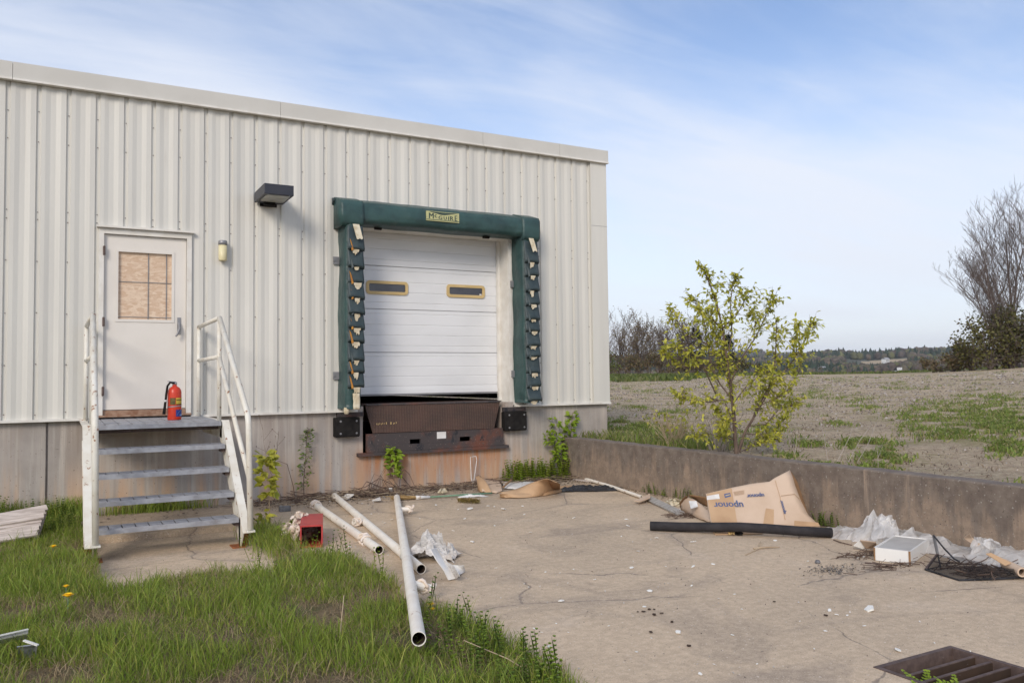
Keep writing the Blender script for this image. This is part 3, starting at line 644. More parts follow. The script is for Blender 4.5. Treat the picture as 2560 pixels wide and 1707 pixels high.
# --- dock seal
se = thing('dock_seal', (4.7, 0, 1.17), 'worn dark green vinyl dock seal framing the white overhead door', 'dock seal')
def tri_text(txt, size, mat, name, parent, frame, x=0, y=0, font_scale=1.):
    """text as flat mesh; frame = (origin, ex, ey) unit vectors"""
    cu = bpy.data.curves.new('t', 'FONT'); cu.body = txt; cu.size = size; cu.resolution_u = 2
    ob = bpy.data.objects.new('t', cu); C.objects.link(ob); dg = bpy.context.evaluated_depsgraph_get(); dg.update()
    me = bpy.data.meshes.new_from_object(ob.evaluated_get(dg)); bpy.data.objects.remove(ob); bpy.data.curves.remove(cu)
    o_, ex, ey = [np.array(a, float) for a in frame]
    mb = MB(); mb.v = [tuple(o_+ex*(v.co.x*font_scale+x)+ey*(v.co.y+y)) for v in me.vertices]; mb.f = [tuple(p.vertices) for p in me.polygons]
    bpy.data.meshes.remove(me); return mb.build(name, mat, parent)
YH = -.34
hp = [(-.012,3.995),(-.06,4.0),(YH+.02,3.91),(YH-.012,3.86),(YH-.02,3.77),(YH-.005,3.675),(YH+.035,3.635),(-.012,3.635)]
def loft(name, x0, x1, prof, n, mat, parent, wob=.006, sm=True):
    mb = MB()
    def fn(u_, v_):
        k = v_*(len(prof)-1); i = min(int(k), len(prof)-2); t_ = k-i; y = prof[i][0]*(1-t_)+prof[i+1][0]*t_; z = prof[i][1]*(1-t_)+prof[i+1][1]*t_; x = x0+(x1-x0)*u_
        w_ = nz((x*3, y*3, z*5), 1, 2)*wob; return (x, y+w_, z+w_*.7)
    mb.grid(fn, n, (len(prof)-1)*3+1)
    for e in (0, n-1):
        mb.f.append(tuple(j*n+e for j in range((len(prof)-1)*3+1))[::(1 if e == 0 else -1)])
    return mb.build(name, mat, parent, smooth=sm)
header = loft('header_pad', 3.50, 6.0, hp, 60, MAT['vinyl'], se, .016)
hpl = [(y*1.06+(.0 if y > -.1 else -.004), z+(.012 if z > 3.8 else -.06)) for y, z in hp]
loft('header_corner', 3.215, 3.52, hpl, 10, MAT['vinyl'], se, .014)
loft('header_corner', 5.97, 6.255, hpl, 10, MAT['vinyl'], se, .012)
MB().prism([(3.19,-.02,4.0),(3.19,-.10,3.99),(3.19,-.10,3.955),(3.19,-.02,3.90)], (.03,0,0)).build('end_flap', MAT['flap'], se)
def pad_side(x0, x1, z0, z1):
    mb = MB(); pr = [(x0,-.012),(x0-.004,-.2),(x0+.012,-.325),(x0+.05,-.35),(x1-.05,-.35),(x1-.012,-.325),(x1+.004,-.2),(x1,-.012)]; n_ = 40
    def fn(u_, v_):
        k = u_*(len(pr)-1); i = min(int(k), len(pr)-2); t_ = k-i; x = pr[i][0]*(1-t_)+pr[i+1][0]*t_; y = pr[i][1]*(1-t_)+pr[i+1][1]*t_; z = z0+(z1-z0)*v_
        w_ = nz((x*4, y*4, z*2.2), 1, 5)*.016+nz((x*2, y*2, z*9), 1, 8)*.005; return (x+w_-.02*(1-v_)*(1 if x0 < 4 else -1)*.8, y-w_, z)
    mb.grid(fn, 22, n_); mb.f.append(tuple(range(22))); return mb.build('side_pad', MAT['vinyl'], se, smooth=True)
pad_side(3.285, 3.515, 1.16, 3.66); pad_side(5.965, 6.225, 1.17, 3.66)
def flaps(xa, xb, zs, dxs):
    for i, zb_ in enumerate(zs):
        zb_ += random.uniform(-.022,.022); zt_ = zb_+.33; off = random.uniform(-.02, .012); skw = random.uniform(-.03,.03); blg = random.uniform(.05,.10)
        xx0 = xa+dxs*(1-zb_/3.6); xx1 = xb+dxs*(1-zb_/3.6)
        def fn(u_, v_):
            x = xx0-.012*(1-v_)+(xx1-xx0+.024)*u_; z = zt_+(zb_-zt_)*v_
            y = -.352-.012-blg*v_**2*(1-.35*abs(u_-.5)*2)+off*v_
            if v_ > .93: y += .03*(v_-.93)/.07; 
            w_ = nz((x*9+i*3, z*6, i*2.1), 1, 1)*.012
            return (x+w_*.6-(.015*v_ if u_ < .3 else 0), y+w_, z+(.014*math.sin(u_*math.pi) if v_ > .8 else 0)+skw*(u_-.5)*v_)
        MB().grid(fn, 9, 12).build('wear_flap', MAT['flap'], se, smooth=True, solid=.006)
        # torn foam showing under the flap edge
        pts = []; nn = 12; wdt = (xx1-xx0)*random.uniform(.38,.62); cxp = (xx0+xx1)/2+random.uniform(-.012,.02); hgt = random.uniform(.04,.10)
        for k in range(nn):
            a = math.pi*k/(nn-1); rr_ = 1+random.uniform(-.35,.22)
            pts.append((cxp-wdt/2*math.cos(a)*min(1, rr_+.05), -.417+.008*math.sin(a), zb_+.012-hgt*math.sin(a)**.8*rr_))
        MB().prism(pts, (0,.006,0)).build('torn_foam', MAT['foamcream'], se)
        MB().prism([(xx0+.008,-.38,zb_+.17),(xx0+.024,-.402,zb_+.13),(xx0+.05,-.43,zb_+.005),(xx0+.028,-.418,zb_-.01)], (0,.006,0)).build('orange_foam', MAT['foamorange'] if (xa < 5 and i % 3 != 1) else MAT['flap'], se)
zl = [W(890, v_, -.42)[2] for v_ in (627,667,706,745,784,823,861,899,934,974)]
zr_ = [W(1325, v_, -.42)[2] for v_ in (656,691,728,763,797,830,865,897,932,965,1000)]
flaps(3.315, 3.50, zl, -.012); flaps(6.0, 6.20, zr_, .0)
def strip(x0, x1, z0, z1, lean):
    pts = [(x0, z1), (x1, z1)]; 
    for k in range(7): pts.append((x1+lean-(x1-x0)*k/6*.92, z0+random.uniform(-.012, .012)))
    return MB().prism([(p[0], -.39-.06*(z1-p[1])/(z1-z0), p[1]) for p in pts], (0,.006,0)).build('foam_strip', MAT['foamcream'], se)
strip(3.365, 3.455, 3.40, 3.60, .03); strip(6.055, 6.135, 3.40, 3.605, .03)
MB().grid(lambda a, b_: (3.355+.09*a+.01*nz((a*4,b_*3,0)), -.42+.02*b_, 1.155+.21*b_), 5, 7).build('foam_strip', MAT['foamcream'], se, smooth=True, solid=.02)
MB().lathe((3.30, -.30, 1.09), [(.02,0),(.035,.02),(.04,.06),(.032,.09)], 10).build('foam_lump', MAT['foamcream'], se, smooth=True)
for x0, x1 in ((3.20, 3.285), (3.195, 3.275)):
    z_ = 3.15 if x0 == 3.20 else 1.60; MB().box(x0, x1, -.06, -.045, z_-.05, z_+.05).box(x0, x0+.02, -.075, -.0605, z_-.015, z_+.015).build('clip', MAT['greymetal'], se)
for z_ in (2.95, 1.60): MB().box(5.925, 5.972, -.06, -.035, z_-.05, z_+.05).build('clip', MAT['greymetal'], se)
for u_ in (945, 1215): p_ = W(u_, 580, -.12); MB().box(p_[0]-.05, p_[0]+.05, -.14, -.10, 3.60, 3.63).build('clip', MAT['black'], se)
# printed name plate on the header
LX0, LX1 = W(1065, 530, YH-.02)[0], W(1147, 545, YH-.02)[0]; LZ1 = W(1065, 527, YH-.02)[2]; LZ0 = W(1065, 551, YH-.02)[2]
yl = YH-.030; lw = LX1-LX0; lh = LZ1-LZ0
lg = MB().box(LX0, LX1, yl-.002, yl+.012, LZ0, LZ1).build('name_plate', MAT['logo'], header)
fr_ = ((LX0, yl-.003, LZ0), (1,0,0), (0,0,1))
MB().add([(LX0+.035*lw+lw*.03,yl-.0035,LZ1-.05*lh),(LX1-.05*lw,yl-.0035,LZ1-.05*lh),(LX0+.55*lw,yl-.0035,LZ1-.32*lh),(LX0+.45*lw,yl-.0035,LZ1-.32*lh)], [(0,3,2,1)]).build('emblem', MAT['logogreen'], header)
MB().box(LX0, LX1, yl-.004, yl-.0025, LZ0+.09*lh, LZ0+.15*lh).build('emblem_line', MAT['logogreen'], header)
for ch, x_, sz, yy, sc_ in (('M',.06,.86,.22,.92),('c',.235,.70,.36,.95),('G',.355,.56,.20,1.12),('U',.51,.52,.20,1.05),('I',.645,.56,.20,1.1),('R',.70,.64,.20,1.12),('E',.845,.84,.17,.80)):
    t_ = tri_text(ch, lh*sz*1.0, MAT['logogreen'], 'letter', header, fr_, x_*lw, yy*lh, sc_)
    # heavier strokes: a second copy slightly shifted
    tri_text(ch, lh*sz*1.0, MAT['logogreen'], 'letter', header, ((LX0, yl-.0036, LZ0), (1,0,0), (0,0,1)), x_*lw+.006, yy*lh, sc_)

# --- wall lights
lm = thing('wall_lamp', (2.34, 0, 3.83), 'dark box-shaped floodlight jutting from the ribbed siding above the stairs', 'lamp')
MB().box(2.165, 2.525, -.65, -.06, 3.835, 3.965).build('housing', MAT['lampmetal'], lm, bevel=.006)
MB().prism(rrect(2.20, 2.49, 0, 1, .001, 0)[:0] or [(2.22,-.62,3.834),(2.47,-.62,3.834),(2.49,-.58,3.834),(2.49,-.26,3.834),(2.46,-.22,3.834),(2.23,-.22,3.834),(2.20,-.26,3.834),(2.20,-.58,3.834)], (0,0,-.008)).build('lens', MAT['lens'], lm)
MB().box(2.27, 2.40, -.20, -.10, 3.79, 3.834).build('knuckle', MAT['black'], lm)
MB().box(2.24, 2.45, -.0605, -.02, 3.80, 3.93).build('back_plate', MAT['black'], lm)
for x_ in (2.215, 2.475): MB().lathe((x_, -.632, 3.833), [(.008,-.004),(.008,.002)], 6).build('screw', MAT['chrome'], lm)
ll = thing('porch_light', (1.77, 0, 3.05), 'small cream cylindrical wall light with grey cap beside the steel door', 'wall light')
MB().lathe((1.772, -.095, 3.055), [(.046,0),(.050,.01),(.052,.195)], 20).build('diffuser', MAT['cream'], ll, smooth=True)
MB().lathe((1.772, -.095, 3.251), [(.055,0),(.055,.045),(.045,.058)], 20).build('cap', MAT['greymetal'], ll, smooth=True)
MB().box(1.735, 1.81, -.05, -.02, 3.07, 3.29).build('mount', MAT['greymetal'], ll)

# ================================================================== RETAINING WALL
rw = MB(); ny = 150; XW0, XW1, RT = 6.83, 7.06, .615
def rwz(y): return RT+nz((0, y, 0), 5)*.008+nz((0, y, 0), 23)*.005
prof_n = 5; vs = []
for j in range(ny+1):
    y = .009-14.*j/ny; zt = rwz(y); e = .012+.006*nz((3, y, 0), 17)
    vs += [(XW0,y,-.15),(XW0+nz((1,y,0),9)*.003,y,zt-e),(XW0+e,y,zt),(XW1-e,y,zt+.003*nz((5,y,2),19)),(XW1,y,zt-e),(XW1,y,-.15)]
fs = [(j*6+k, j*6+k+1, (j+1)*6+k+1, (j+1)*6+k) for j in range(ny) for k in range(5)]+[(5,4,3,2,1,0), tuple(ny*6+k for k in range(6))]
o = MB().add(vs, fs).build('retaining_wall', MAT['retain']); tag(o, 'low dark stained concrete retaining wall between the yard and the field', 'wall')

# ================================================================== METAL STAIRS
st = thing('metal_stairs', (.93, -1.3, 0), 'steel stairs with grey grating treads and white rusty pipe rails below the door', 'stairs')
TX0, TX1 = .285, 1.535
TR = [(-1.476,1.103),(-1.72,.882),(-1.962,.660),(-2.236,.438),(-2.49,.222)]
plate_me = {}
def tread(name, y0, y1, zt, nplate, label=None):
    t_ = MB(); t_.box(TX0, TX1, y0, y0+.012, zt-.048, zt-.003); t_.box(TX0, TX1, y1-.012, y1, zt-.048, zt-.003)
    t_.box(TX0, TX0+.01, y0+.012, y1-.012, zt-.048, zt-.003); t_.box(TX1-.01, TX1, y0+.012, y1-.012, zt-.048, zt-.003); t_.box(TX0+.01, TX1-.01, y0+.012, y1-.012, zt-.048, zt-.040)
    o = t_.build(name, MAT['galv'], st)
    wdt = (TX1-TX0)/nplate
    key = (round(y1-y0, 3), nplate); p0 = None
    for k in range(nplate):
        xa_ = TX0+k*wdt
        if key not in plate_me:
            q_ = MB().box(xa_+.005, xa_+wdt-.005, y0+.002, y1-.002, zt-.010, zt).build('tread_plate', MAT['galv'], o, bevel=.002); plate_me[key] = (q_, xa_, y0, zt)
        else:
            src, x0_, y0_, z0_ = plate_me[key]; q_ = src.copy(); C.objects.link(q_); q_.parent = o; q_.location = (xa_-x0_, y0-y0_, zt-z0_)
    return o
for i, (y_, z_) in enumerate(TR):
    if i: tread('tread', y_, y_+.235, z_, 11)
for a, b_ in ((-1.476,-1.10),(-1.10,-.725),(-.725,-.35),(-.35,-.085)): tread('landing_grate', a, b_, 1.118 if a > -1.4 else 1.112, 10)
for sx_, X in ((1, 1.545), (-1, .275)):
    s_ = MB(); x0, x1 = (X, X+.012) if sx_ > 0 else (X-.012, X); xo0, xo1 = (X+.0122, X+.075) if sx_ > 0 else (X-.075, X-.0122)
    # inclined channel: web plus flanges, then level channel under the landing, leg to the ground
    top = (-1.43, 1.10); bot = (-2.62, .07); d_ = np.array([0, bot[0]-top[0], bot[1]-top[1]]); l_ = np.linalg.norm(d_); d_ /= l_; n_ = np.array([0, -d_[2], d_[1]]); n_ = n_ if n_[2] > 0 else -n_
    a_ = np.array([0, top[0], top[1]]); b2 = np.array([0, bot[0], bot[1]])
    def pr(x, p): return (x, p[1], p[2])
    for (xa_, xb_, h0, h1) in ((x0, x1, -.20, .03), (xo0, xo1, .022, .03), (xo0, xo1, -.20, -.192)):
        P4 = [pr(xa_, a_+n_*h0), pr(xa_, b2+n_*h0), pr(xa_, b2+n_*h1), pr(xa_, a_+n_*h1)]; s_.prism(P4, (xb_-xa_, 0, 0))
    st_ = s_.build('stringer', MAT['railpaint'], st)
    MB().box(x0, x1, -1.45, -.075, .93, 1.108).build('landing_channel', MAT['railpaint'], st)
    MB().box(xo0, xo1, -1.40, -.075, 1.098, 1.106).build('landing_flange', MAT['railpaint'], st)
    lg_ = MB().box(min(x0, xo0)-.0, max(x1, xo1)+.0, -2.50, -2.42, PADZ+.012, .20).build('foot_leg', MAT['rust'], st)
    MB().box(X-.075 if sx_ > 0 else X-.045, X+.045 if sx_ > 0 else X+.075, -2.54, -2.36, PADZ+.001, PADZ+.012).build('foot_plate', MAT['rust'], st)
    for (y_, z_) in TR[1:]: MB().box(*( (TX1-.035, TX1+.01) if sx_ > 0 else (TX0-.01, TX0+.035)), y_+.04, y_+.20, z_-.085, z_-.0485).build('tread_clip', MAT['ironrust'], st)
    # gusset at the wall end
# ties under the landing
MB().box(TX0, TX1, -.12, -.08, .96, 1.065).build('ledger', MAT['rust'], st)
MB().box(TX0, TX1, -1.30, -1.26, 1.02, 1.062).build('cross_tie', MAT['ironrust'], st)
def rail(X, side, lab):
    xr, xf, xl = (1.492, 1.535, 1.60) if side > 0 else (.262, .288, .276)
    r_ = .024; P_ = lambda x, y, z: np.array([x, y, z])
    yr, yf, yb = -.12, -1.33, -2.60; zt = 2.215 if side > 0 else 2.20
    zf = 2.245
    bend = []
    a_ = P_(xf, yf, zf); b_ = P_(xl, yb, 1.20); c_ = P_(xl+.01, yb-.06, .12)
    # rounded lower bend
    for t_ in np.linspace(0, 1, 7):
        p0 = b_+(a_-b_)/np.linalg.norm(a_-b_)*.10; p2 = b_+(c_-b_)/np.linalg.norm(c_-b_)*.10
        bend.append((1-t_)**2*p0+2*t_*(1-t_)*b_+t_*t_*p2)
    MB().tube([a_]+bend+[c_], r_*1.18, 14).build('handrail', MAT['railpaint'], st, smooth=True)
    MB().tube([P_(xr, yr, zt), a_], r_, 12).build('top_rail', MAT['railpaint'], st, smooth=True)
    MB().tube([P_(xr, yr, 1.10), P_(xr, yr, zt+.015)], r_, 12).build('rail_post', MAT['railpaint'], st, smooth=True)
    MB().tube([P_(xf, yf, 1.10), P_(xf, yf, zf+.012)], r_, 12).build('rail_post', MAT['railpaint'], st, smooth=True)
    MB().tube([P_(xr, yr, 1.80), P_(xf, yf, 1.815)], r_, 12).build('mid_rail', MAT['railpaint'], st, smooth=True)
    MB().tube([P_(xf, yf-.01, 1.80), P_(xl+.004, yb-.035, .60)], r_, 12).build('mid_rail', MAT['railpaint'], st, smooth=True)
    MB().box(xl-.03, xl+.05, yb-.09, yb-.02, .10, .118).build('end_plate', MAT['railpaint'], st)
    for yy in (yr, yf): MB().box(min(xr, xf)-.035, max(xr, xf)+.035, yy-.04, yy+.04, 1.098, 1.108).build('post_base', MAT['railpaint'], st)
    if side < 0:
        MB().prism([(xl-.06,yr,1.12),(xl+.03,yr,1.12),(xl+.03,yr,.98),(xl-.0,yr,.98)], (0,-.01,0)).build('gusset', MAT['railpaint'], st)
        MB().prism([(xl-.045,-1.5,.86),(xl+.03,-1.5,.87),(xl+.03,-1.5,.70)], (0,-.01,0)).build('gusset', MAT['railpaint'], st)
rail(1.53, 1, ''); rail(.29, -1, '')

# ================================================================== FIRE EXTINGUISHER
ep = G(436, 1049, 1.119); ex, ey, ez = ep
fe = thing('fire_extinguisher', (ex, ey, 1.119), 'red fire extinguisher with black hose standing on the stair landing', 'fire extinguisher')
k_ = .43/.52
bodyp = [(.070,0),(.074,.008),(.074,.30),(.068,.335),(.050,.362),(.026,.375),(.024,.392)]
MB().lathe((ex, ey, 1.119), bodyp, 28).build('cylinder', MAT['extred'], fe, smooth=True)
vl = MB().lathe((ex, ey, 1.512), [(.026,0),(.026,.025),(.018,.035)], 14).build('valve', MAT['chrome'], fe, smooth=True)
# carrying lever and squeeze grip point to the left
MB().prism([(ex-.075,ey-.013,1.556),(ex+.01,ey-.013,1.548),(ex+.025,ey-.013,1.53),(ex+.02,ey-.013,1.52),(ex-.005,ey-.013,1.535),(ex-.072,ey-.013,1.545)], (0,.026,0)).build('lever', MAT['chrome'], fe)
MB().tube([(ex-.005,ey-.02,1.53),(ex-.05,ey-.035,1.538),(ex-.078,ey-.04,1.50),(ex-.092,ey-.045,1.40),(ex-.098,ey-.05,1.33)], .012, 10).build('hose', MAT['black'], fe, smooth=True)
MB().tube([(ex-.099,ey-.05,1.326),(ex-.115,ey-.05,1.185)], [.013,.017], 10).build('nozzle', MAT['black'], fe, smooth=True)
MB().lathe((ex-.098, ey-.05, 1.325), [(.017,0),(.017,.02)], 10).build('hose_clip', MAT['paper'], fe)
# strap and printed labels follow the cylinder
ca = math.atan2(-DD-ey, -ex)      # bearing towards the yard
def wrap(name, a0, a1, z0, z1, mat, r=.0748, tilt=0):
    mb = MB(); mb.grid(lambda u_, v_: (ex+r*math.cos(ca+R(a0+(a1-a0)*u_)), ey+r*math.sin(ca+R(a0+(a1-a0)*u_)), z0+(z1-z0)*v_+tilt*u_), 9, 2); return mb.build(name, mat, fe, smooth=True)
wrap('band', -100, 100, 1.254, 1.266, MAT['greymetal'], .0757, .02)
wrap('instruction_label', -38, 8, 1.288, 1.365, MAT['olive']); wrap('instruction_label', 12, 80, 1.288, 1.365, MAT['yellow'])
wrap('label_bar', 14, 80, 1.338, 1.346, MAT['black'], .0753); wrap('label_bar', 14, 80, 1.288, 1.297, MAT['black'], .0753)
wrap('blue_label', 12, 88, 1.157, 1.233, MAT['blue']); wrap('label_text', 46, 86, 1.164, 1.180, MAT['lightblue'], .0754)
mb = MB()
for k in range(8):
    t0, t1 = k/8, (k+1)/8
    for t_ in (t0, t1): pass
    def pp(t_, dz): a = R(18+44*t_); return (ex+.0755*math.cos(ca+a), ey+.0755*math.sin(ca+a), 1.17+.052*math.sin(t_*math.pi/2)+dz)
    mb.add([pp(t0,0),pp(t1,0),pp(t1,.004),pp(t0,.004)], [(0,1,2,3)])
mb.build('label_arc', MAT['lightblue'], fe)

# ================================================================== DRAIN
dg_ = thing('drain_grate', ((GX0+GX1)/2, (GY0+GY1)/2, 0), 'square rusty steel drain grate sunk in the concrete yard with ferns below', 'drain grate')
f_ = MB()
for a in ((GX0-.03,GX1+.03,GY0-.03,GY0),(GX0-.03,GX1+.03,GY1,GY1+.03),(GX0-.03,GX0,GY0,GY1),(GX1,GX1+.03,GY0,GY1)): f_.box(a[0], a[1], a[2], a[3], -.07, .004)
f_.build('grate_frame', MAT['ironrust'], dg_)
for k in range(5): y_ = GY1-.125-k*.096; gb_ = MB().box(GX0, GX1, y_-.008, y_+.008, -.055, -.0105).build('grate_bar', MAT['deadleaf'], dg_); MB().box(GX0, GX1, y_-.009, y_+.009, -.010, -.005).build('worn_lit_edge', MAT['ironrust'], gb_)  # bars coloured dark as shaded sides; worn top strips paler, as if lit
pw = MB(); pw.box(GX0-.05,GX0-.031,GY0-.05,GY1+.05,-.9,-.07); pw.box(GX1+.031,GX1+.05,GY0-.05,GY1+.05,-.9,-.07); pw.box(GX0-.031,GX1+.031,GY1+.031,GY1+.05,-.9,-.07); pw.box(GX0-.031,GX1+.031,GY0-.05,GY0-.031,-.9,-.07); pw.box(GX0-.031,GX1+.031,GY0-.031,GY1+.031,-.9,-.88)
pw.build('pit_wall', MAT['soilpit'], dg_)
MB().grid(lambda a, b_: (GX0-.03+(GX1-GX0+.06)*a, GY0-.03+(GY1-GY0+.06)*b_, -.5+.12*nz((a*3,b_*3,0))-.1*a), 14, 14).build('silt', MAT['soilpit'], dg_, smooth=True)

# ================================================================== PIPES AND LITTER
def pipe_thing(name, a, b_, r, label, grp=None):
    p = thing(name, ((a+b_)/2)*np.array([1,1,0]), label, 'pipe', grp); MB().pipe([a, a+(b_-a)*.33, a+(b_-a)*.66, b_], r, r*.90, 24).build('pipe_body', MAT['whitepipe'], p, smooth=False); MB().tube([a+(b_-a)*.002, b_-(b_-a)*.002], r*.895, 24, False).build('pipe_bore', MAT['deadleaf'], p); return p
def at_z(u, v, z): return G(u, v, z)
r_ = .039
p1a, p1b = at_z(787.5, 1261, r_), at_z(948, 1374, r_)
P1 = pipe_thing('steel_pipe', p1a, p1b, r_, 'white painted pipe with cream wrappings at both ends beside the red duct')
p2a, p2b = at_z(836, 1239, r_), at_z(1053, 1422, r_)
P2 = pipe_thing('steel_pipe', p2a, p2b, r_, 'white painted pipe lying under the longer pipe and ending at the crumpled newspaper')
c2 = at_z(1012, 1388, .1); p3a = at_z(992, 1243, r_); 
dirn = c2-p3a; zc = r_*3+.003
p3b = at_z(1047, 1597, zc*1.42)
p3b[2] = p3a[2]+(zc-p3a[2])*np.linalg.norm((p3b-p3a)[:2])/np.linalg.norm((c2-p3a)[:2])
P3 = pipe_thing('steel_pipe', p3a, p3b, r_, 'longest white painted pipe crossing over another and ending in the grass')
def torn_wrap(parent, c, d, r, name='cloth_wrap', mat='insul', n=4):
    d = np.array(d)/np.linalg.norm(d); mb = MB()
    for k in range(n):
        cc = np.array(c)+d*random.uniform(-.05, .05); a = np.cross(d, (0,0,1)); a /= np.linalg.norm(a); b = np.cross(a, d); pts = []
        dd = d+np.array([random.uniform(-.25,.25) for _ in range(3)])
        for t_ in np.linspace(0, 2*math.pi*.97, 16):
            q = r*1.10+random.uniform(0, .012); pts.append(cc+a*math.cos(t_)*q+b*math.sin(t_)*q+d*.03*math.sin(t_+k*2))
        mb.tube(pts, [random.uniform(.007,.015) for _ in pts], 6)
    return tag(mb.build(name, MAT[mat], parent, smooth=True), kind='stuff')
d1 = p1b-p1a
torn_wrap(P1, p1a+d1*.04, d1, r_); torn_wrap(P1, p1a+d1*.83, d1, r_); torn_wrap(P1, p1a+d1*.01, d1, r_, n=3)
def stub(parent, p, dv, l, r=.028, mat='whitepipe'):
    p = np.array(p); dv = np.array(dv)/np.linalg.norm(dv); MB().pipe([p, p+dv*l*.5, p+dv*l], r, r*.75, 12).build('branch_stub', MAT[mat], parent)
    torn_wrap(parent, p+dv*l*.9, dv, r*1.0, 'torn_lagging', 'insul', 2)
d2 = p2b-p2a; d3 = p3b-p3a
stub(P2, p2a+d2*.47+np.array([0,0,.0]), (-.9,-.25,.1), .14)
stub(P3, p3a+d3*.19, (1,-.12,.02), .14); stub(P3, p3a+d3*.79, (1,.05,-.35), .16)
# rootlets caught under the long pipe
def twigs(name, spots, n, lab, cat='twigs', mat='twig', ln=(.1,.4), rad=.0025, zmax=.06, kind='stuff', arch=.0):
    mb = MB()
    for k in range(n):
        c = random.choice(spots); a = random.uniform(0, math.pi*2); l = random.uniform(*ln); z0 = random.uniform(.003, zmax); x, y = c[0]+random.gauss(0, c[2]), c[1]+random.gauss(0, c[3]); bnd = random.uniform(-.6,.6); pts = []
        y = min(y, -.03); zz_ = random.uniform(-.02, .05)
        for t_ in np.linspace(0, 1, 5): aa = a+bnd*t_; pts.append((x+math.cos(aa)*l*(t_-.5), min(y+math.sin(aa)*l*(t_-.5), -.012), max(.003, z0+zz_*t_+arch*random.random()*math.sin(t_*math.pi))))
        mb.tube(pts, [rad*random.uniform(.6,1.6)]*5, 4, False)
    o = mb.build(name, MAT[mat]); return tag(o, lab, cat, kind=kind)
q = p3a+d3*.83
twigs('root_tangle', [(q[0]+.12, q[1]+.02, .05, .06)], 60, 'tangle of thin roots caught beside the long pipe', 'roots', 'drystalk', (.05,.2), .0015, .07)

# --- red duct
def redduct():
    b0 = G(807, 1367, 0); hgt = .205
    e = G(807.5, 1283, hgt); L_ = e-np.array([b0[0], b0[1], hgt]); L_[2] = 0; ln = np.linalg.norm(L_); dY = L_/ln
    dX = np.array([-dY[1], dY[0], 0])*1.; dX = dX if dX[0] < 0 else -dX       # towards the stairs
    wd = .205; ln = max(.35, min(ln, .7)); Z_ = np.array([0,0,1.]); t = .006
    o = thing('metal_duct', b0+dX*wd/2+dY*ln/2, 'open square red metal duct standing beside the grass edge with insulation on top', 'duct')
    base = b0+np.array([0,0,.002])
    def panel(name, p, a, la, b, lb, nrm):
        MB().prism([p, p+a*la, p+a*la+b*lb, p+b*lb], nrm*t).build(name, MAT['redpaint'], o)
    panel('side_panel', base+dX*0, dY, ln, Z_, hgt, dX)
    panel('side_panel', base+dX*(wd-t), dY, ln, Z_, hgt, dX)
    panel('top_panel', base+dX*t+Z_*(hgt-t), dY, ln, dX, wd-2*t, Z_)
    panel('bottom_panel', base+dX*t, dY, ln, dX, wd-2*t, Z_)
    panel('end_panel', base+dX*t+dY*(ln-t)+Z_*t, dX, wd-2*t, Z_, hgt-2*t, dY)
    # folded rim round the mouth
    mb = MB()
    for p, a, la, b, lb in ((base-dY*.004, dX, wd, Z_, .014), (base-dY*.004+Z_*(hgt-.014), dX, wd, Z_, .014), (base-dY*.004+Z_*.014, dX, .014, Z_, hgt-.028), (base-dY*.004+dX*(wd-.014)+Z_*.014, dX, .014, Z_, hgt-.028)):
        mb.prism([p, p+a*la, p+a*la+b*lb, p+b*lb], dY*.0035)
    mb.build('mouth_rim', MAT['redpaint'], o); return base, dX, dY, ln
rb = redduct()
# --- crumpled clumps: displaced sheets
def crumple(name, c, size, label, cat, mat, n=18, amp=.5, seed=0, flat=.5, solid=.002, group=None, rot=0., fine=6):
    mb = MB(); cs, sn = math.cos(rot), math.sin(rot)
    def fn(u_, v_):
        x = (u_-.5)*size[0]; y = (v_-.5)*size[1]; p = (x/size[0]*3+seed, y/size[1]*3-seed, seed*.5)
        x += nz(p, 1.3, 11)*size[0]*.28*amp; y += nz(p, 1.3, 23)*size[1]*.28*amp
        z = size[2]*(abs(nz(p, 1.1, 5))*1.3*flat+abs(nz(p, fine*.5, 9))*.45+.02)*(1-(2*abs(u_-.5))**4*.7)*(1-(2*abs(v_-.5))**4*.7)
        return (c[0]+x*cs-y*sn, c[1]+x*sn+y*cs, c[2]+z+.004)
    mb.grid(fn, n, n); o = mb.build(name, MAT[mat], origin=c, solid=solid); return tag(o, label, cat, group)
def fluff(name, c, size, label, cat, mat, n=220, seed=1):
    mb = MB(); rg = random.Random(seed)
    for k in range(n):
        a = rg.uniform(0, 6.283); rr_ = rg.random()**.6; x = c[0]+math.cos(a)*rr_*size[0]; y = c[1]+math.sin(a)*rr_*size[1]; z = c[2]+rg.random()*size[2]*(1-rr_**2*.8)+.004
        s_ = rg.uniform(.012, .038); n1 = np.array([rg.gauss(0,1), rg.gauss(0,1), rg.gauss(0,1)+.8]); n1 /= np.linalg.norm(n1); e1 = np.cross(n1, (.3,.9,.1)); e1 /= np.linalg.norm(e1); e2 = np.cross(n1, e1); P_ = np.array([x, y, max(z, c[2]+.012)]); pts = []
        for t_ in range(6): q_ = s_*rg.uniform(.5, 1.2); pts.append(P_+e1*math.cos(t_*1.047)*q_+e2*math.sin(t_*1.047)*q_+n1*rg.uniform(-.01,.01))
        for p_ in pts: p_[2] = max(p_[2], c[2]+.002)
        mb.add([P_]+pts, [(0, 1+i, 1+(i+1) % 6) for i in range(6)])
    o = mb.build(name, MAT[mat], origin=c, smooth=True); return tag(o, label, cat)
bs, dX, dY, ln = rb
fluff('insulation_clump', bs+dX*.22+dY*ln*.82+np.array([0,0,0]), (.17,.20,.24), 'pink and white fibreglass insulation heaped against the red duct', 'insulation', 'insul', 330)
fluff('insulation_scrap', G(742, 1338, 0), (.07,.12,.05), 'torn strip of pinkish insulation on the grass edge beside the red duct', 'insulation', 'insul', 80, 3)
